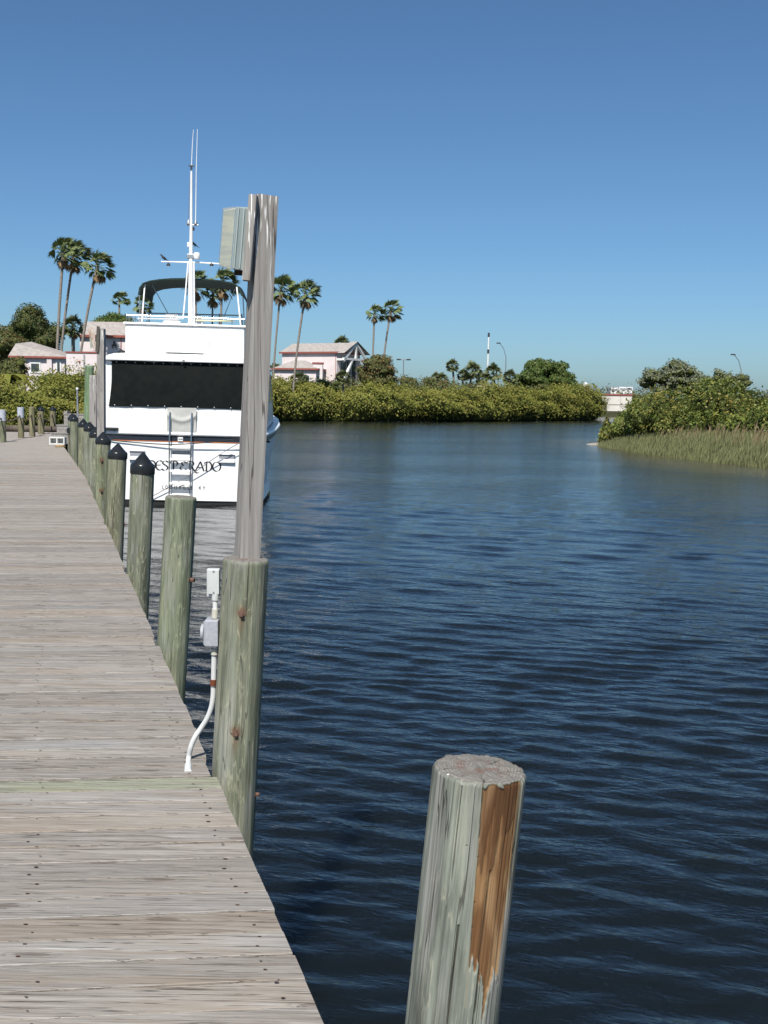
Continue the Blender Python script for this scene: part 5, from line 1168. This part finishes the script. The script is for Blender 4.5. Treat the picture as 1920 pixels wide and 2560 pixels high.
# lower wing
c2 = at(790, 950, 171); lw = empty('low_wing', (c2.x, 171, hz), 'low pink wing with hipped grey roof in front of the gabled house', 'house', None, R(-10))
lw.scale = (KH,) * 3; Hl = (at(790, 923, 171).z - hz) / KH; roofed(lw, 6.2, 5.0, Hl, 1.3, 'pink', .4, hip=True); window(lw, -2.6, -.9, Hl - 2.9, Hl - .8)
c3 = at(806, 950, 171.5); pr3 = empty('entry_porch', (c3.x, 171.5, hz), 'small pink entry bay with red sloping coping between wing and house', 'porch')
pr3.scale = (KH,) * 3; MB().span((-1.4, 0, 0), (0, 2, Hl + .8)).build('wall', MAT['pink'], pr3); MB().span((-1.5, -.1, Hl + .8), (.1, 2, Hl + 1.0)).build('coping', MAT['rtrim'], pr3); window(pr3, -1.1, -.3, Hl - 2.4, Hl - .9)
# left house
c4 = at(162, 900, 93); lh = empty('low_house', (c4.x, 93, hz), 'low pink house with sloping tile roof under the big tree', 'house', None, R(8))
H4 = at(120, 893, 93).z - hz
MB().span((-3.9, 0, 0), (0, 5, H4)).build('wall', MAT['pink'], lh)
MB().add([(-4.6, -.3, H4 + .02), (.3, -.3, H4 + .02), (.3, 5, H4 + .35), (-3.6, 5, H4 + 1.5), (-4.3, 1.5, H4 + 1.15)], [(0, 1, 2, 3, 4), (1, 0, 4, 3, 2)]).build('roof', MAT['roof'], lh)
MB().span((-4.6, -.33, H4 - .1), (.3, -.305, H4 + .06)).build('fascia', MAT['rtrim'], lh); window(lh, -2.9, -2.0, H4 - 1.35, H4 - .45); window(lh, -.75, -.3, H4 - 1.6, H4 - .3)
MB().span((-1.45, -.25, 0), (-1.05, -.02, H4 - .12)).build('pilaster', MAT['pink'], lh)
# pink wall with coping and upper block
w0 = at(166, 930, 88); w1 = at(250, 930, 88); pw = empty('garden_wall', (w0.x, 88, hz), 'pink garden wall with red coping and dark downpipe', 'wall'); Hw = at(166, 882, 88).z - hz; Lw = w1.x - w0.x
MB().span((0, 0, 0), (Lw, .4, Hw)).build('wall', MAT['pink'], pw); MB().span((-.06, -.06, Hw), (Lw + .06, .46, Hw + .12)).build('coping', MAT['rtrim'], pw)
xq = at(212, 930, 88).x - w0.x; MB().span((xq - .09, -.1, 0), (xq + .03, -.01, Hw - .1)).build('downpipe', MAT['seatg'], pw)
xq = at(199, 930, 88).x - w0.x; MB().span((xq - .06, -.08, Hw - .75), (xq + .08, -.01, Hw - .62)).build('wall_lamp', MAT['rtrim'], pw)
u0_ = at(200, 900, 108); u1_ = at(330, 900, 108); ub = empty('upper_house', (u1_.x, 108, hz), 'pink upper storey with grey tile roof behind the garden wall', 'house'); Hu = at(270, 841, 108).z - hz; Lu = u1_.x - u0_.x
roofed(ub, Lu, 6, Hu, 1.6, 'pink', .3)
xq = at(286, 868, 108).x - u1_.x; zq = at(286, 862, 108).z - hz
m = MB(); m.bar((xq - .18, -.06, zq - .35), (xq, -.06, zq + .4), .10, .06).bar((xq + .18, -.06, zq - .35), (xq, -.06, zq + .4), .10, .06).box((xq, -.075, zq - .05), (.5, .05, .12)); m.build('wall_ornament', MAT['bark'], ub)
xq = at(302, 868, 108).x - u1_.x; MB().span((xq, -.05, 0), (xq + .08, -.01, Hu - .1)).build('downpipe', MAT['rtrim'], ub)

# ------------------------------------------------------------------ small things on the far bank
def lamp_post(label, px, pt, pb, Yd, kind):
    tp = at(px, pt, Yd); e = empty('lamp_post', (tp.x, Yd, 1.0), label, 'lamp post'); h = tp.z - 1.0
    MB().tube([(0, 0, 0), (0, 0, h)], [.13, .09], 8).build('pole', MAT['galv'], e, smooth=True)
    if kind == 't':
        MB().span((-.95, -.08, h - .1), (.95, .08, h + .02)).build('cross_arm', MAT['galv'], e)
        for s in (-1, 1): MB().span((s * .95 - .4, -.3, h - .12), (s * .95 + .4, .3, h + .14)).build('lamp_head', MAT['screen'], e)
    else:
        MB().tube([(0, 0, h - .1), (-.5, 0, h + 1.6), (-1.3, 0, h + 2.6)], .07, 6).build('arm', MAT['galv'], e, smooth=True); MB().box((-1.55, 0, h + 2.65), (.8, .35, .22)).build('lamp_head', MAT['screen'], e, bevel=.05)
lamp_post('twin-headed car park lamp beside the bronze tree', 1009, 899, 985, 210, 't')
lamp_post('curved-arm lamp rising over the cabbage palms', 1265, 892, 985, 215, 'c')
lamp_post('curved-arm lamp behind the silvery island trees', 1853, 925, 985, 190, 'c')
tp = at(1222, 832, 205); py_ = empty('white_pylon', (at(1217, 985, 205).x, 205, 1.0), 'slim white banded pylon standing among the cabbage palms', 'pylon'); v = tp - Vector(py_.location)
MB().tube([(0, 0, 0), v * .6, v], [.24, .17, .13], 12).build('shaft', MAT['wtrim'], py_, smooth=True)
for t in (.74, .95): MB().tube([v * t, v * (t + .05)], .20, 12).build('dark_band', MAT['screen'], py_, smooth=True)
# windscreen fence
f0 = at(1001, 987, 192); f1 = at(1102, 987, 184); fe = empty('screened_fence', (f0.x, 192, 1.0), 'dark mesh screened court fence behind the far mangroves', 'fence'); fd = Vector((f1.x - f0.x, f1.y - f0.y, 0)); zt2 = at(1001, 966, 192).z - 1.0
for i in range(4):
    a = fd * (i / 4); b = fd * ((i + 1) / 4); MB().bar((a + b) / 2 + Vector((0, 0, .2)), (a + b) / 2 + Vector((0, 0, zt2)), .04, (b - a).length).build('screen_panel', MAT['screen'], fe).rotation_euler = (0, 0, 0)
for i in range(5): a = fd * (i / 4); MB().tube([a, a + Vector((0, 0, zt2 + .3))], .06, 8).build('fence_post', MAT['galv'], fe)
g = at(1200, 985, 186); gc = empty('utility_cart', (g.x, 186, 3.7), 'small cream utility cart parked by the white pylon', 'cart')
MB().span((-.9, -.5, .35), (.9, .5, .9)).build('cart_body', MAT['cream'], gc, bevel=.1); MB().span((-.5, -.5, 1.75), (.7, .5, 1.85)).build('canopy', MAT['cream'], gc)
for x in (-.45, .65):
    for s in (-.45, .45): MB().tube([(x, s, .9), (x, s, 1.75)], .04, 6).build('canopy_post', MAT['cream'], gc)
for x in (-.6, .6):
    for s in (-.5, .5): MB().tube([(x, s - .08, .25), (x, s + .08, .25)], .25, 14).build('wheel', MAT['boot'], gc)
MB().span((-2.5, -1.5, -2.7), (2.5, 1.5, -.002)).build('parking_mound', MAT['ground'], gc)
# white wall and far buildings
a = at(1440, 986, 238); b = at(1580, 990, 238); wl = empty('white_wall', (a.x, 238, .3), 'long cream white wall with red cap across the side canal', 'wall'); Hq = at(1500, 988, 238).z - .3; Lq = b.x - a.x
for i in range(5): MB().span((Lq * i / 5 + .03, 0, 0), (Lq * (i + 1) / 5 - .03, .5, Hq)).build('wall_panel', MAT['conc'], wl)
MB().span((-.2, -.15, Hq), (Lq + .2, .6, Hq + .3)).build('cap_rail', MAT['rtrim'], wl); MB().span((0, .1, 0), (Lq, .4, Hq - .05)).build('joint', MAT['roof'], wl)
MB().span((0, -.06, Hq * .52), (Lq, -.01, Hq * .56)).build('ledge', MAT['roof'], wl)
tw = at(1464, 957, 520); te = empty('far_tower', (tw.x, 520, 1.0), 'small far tower with pale red body and white lantern top', 'tower'); h = tw.z - 1.0
MB().lathe([(2.1, 0), (1.7, h - 2.4), (2.0, h - 2.3), (2.0, h - 1.9)], 16).build('tower_body', MAT['brick'], te, smooth=True); MB().lathe([(1.3, h - 1.9), (1.3, h - .8), (.9, h - .3), (.1, h + .3)], 14).build('lantern', MAT['wtrim'], te, smooth=True)
for px0, px1, pt, lb in ((1527, 1546, 969, 'far pale apartment block with banded balconies, lower one'), (1548, 1582, 967, 'far white apartment block beside the lower pale one')):
    a = at(px0, pt, 640); b = at(px1, pt, 640); e = empty('apartment_block', (a.x, 640, 1.0), lb, 'building'); Lq = b.x - a.x; h = a.z - 1
    MB().span((0, 0, 0), (Lq, 12, h)).build('wall', MAT['wtrim'], e)
    k = 0
    while h - 1.6 - k * 3.2 > 2: MB().span((.4, -.05, h - 1.9 - k * 3.2), (Lq - .4, -.01, h - .8 - k * 3.2)).build('window_band', MAT['vent_shade_band'], e); k += 1
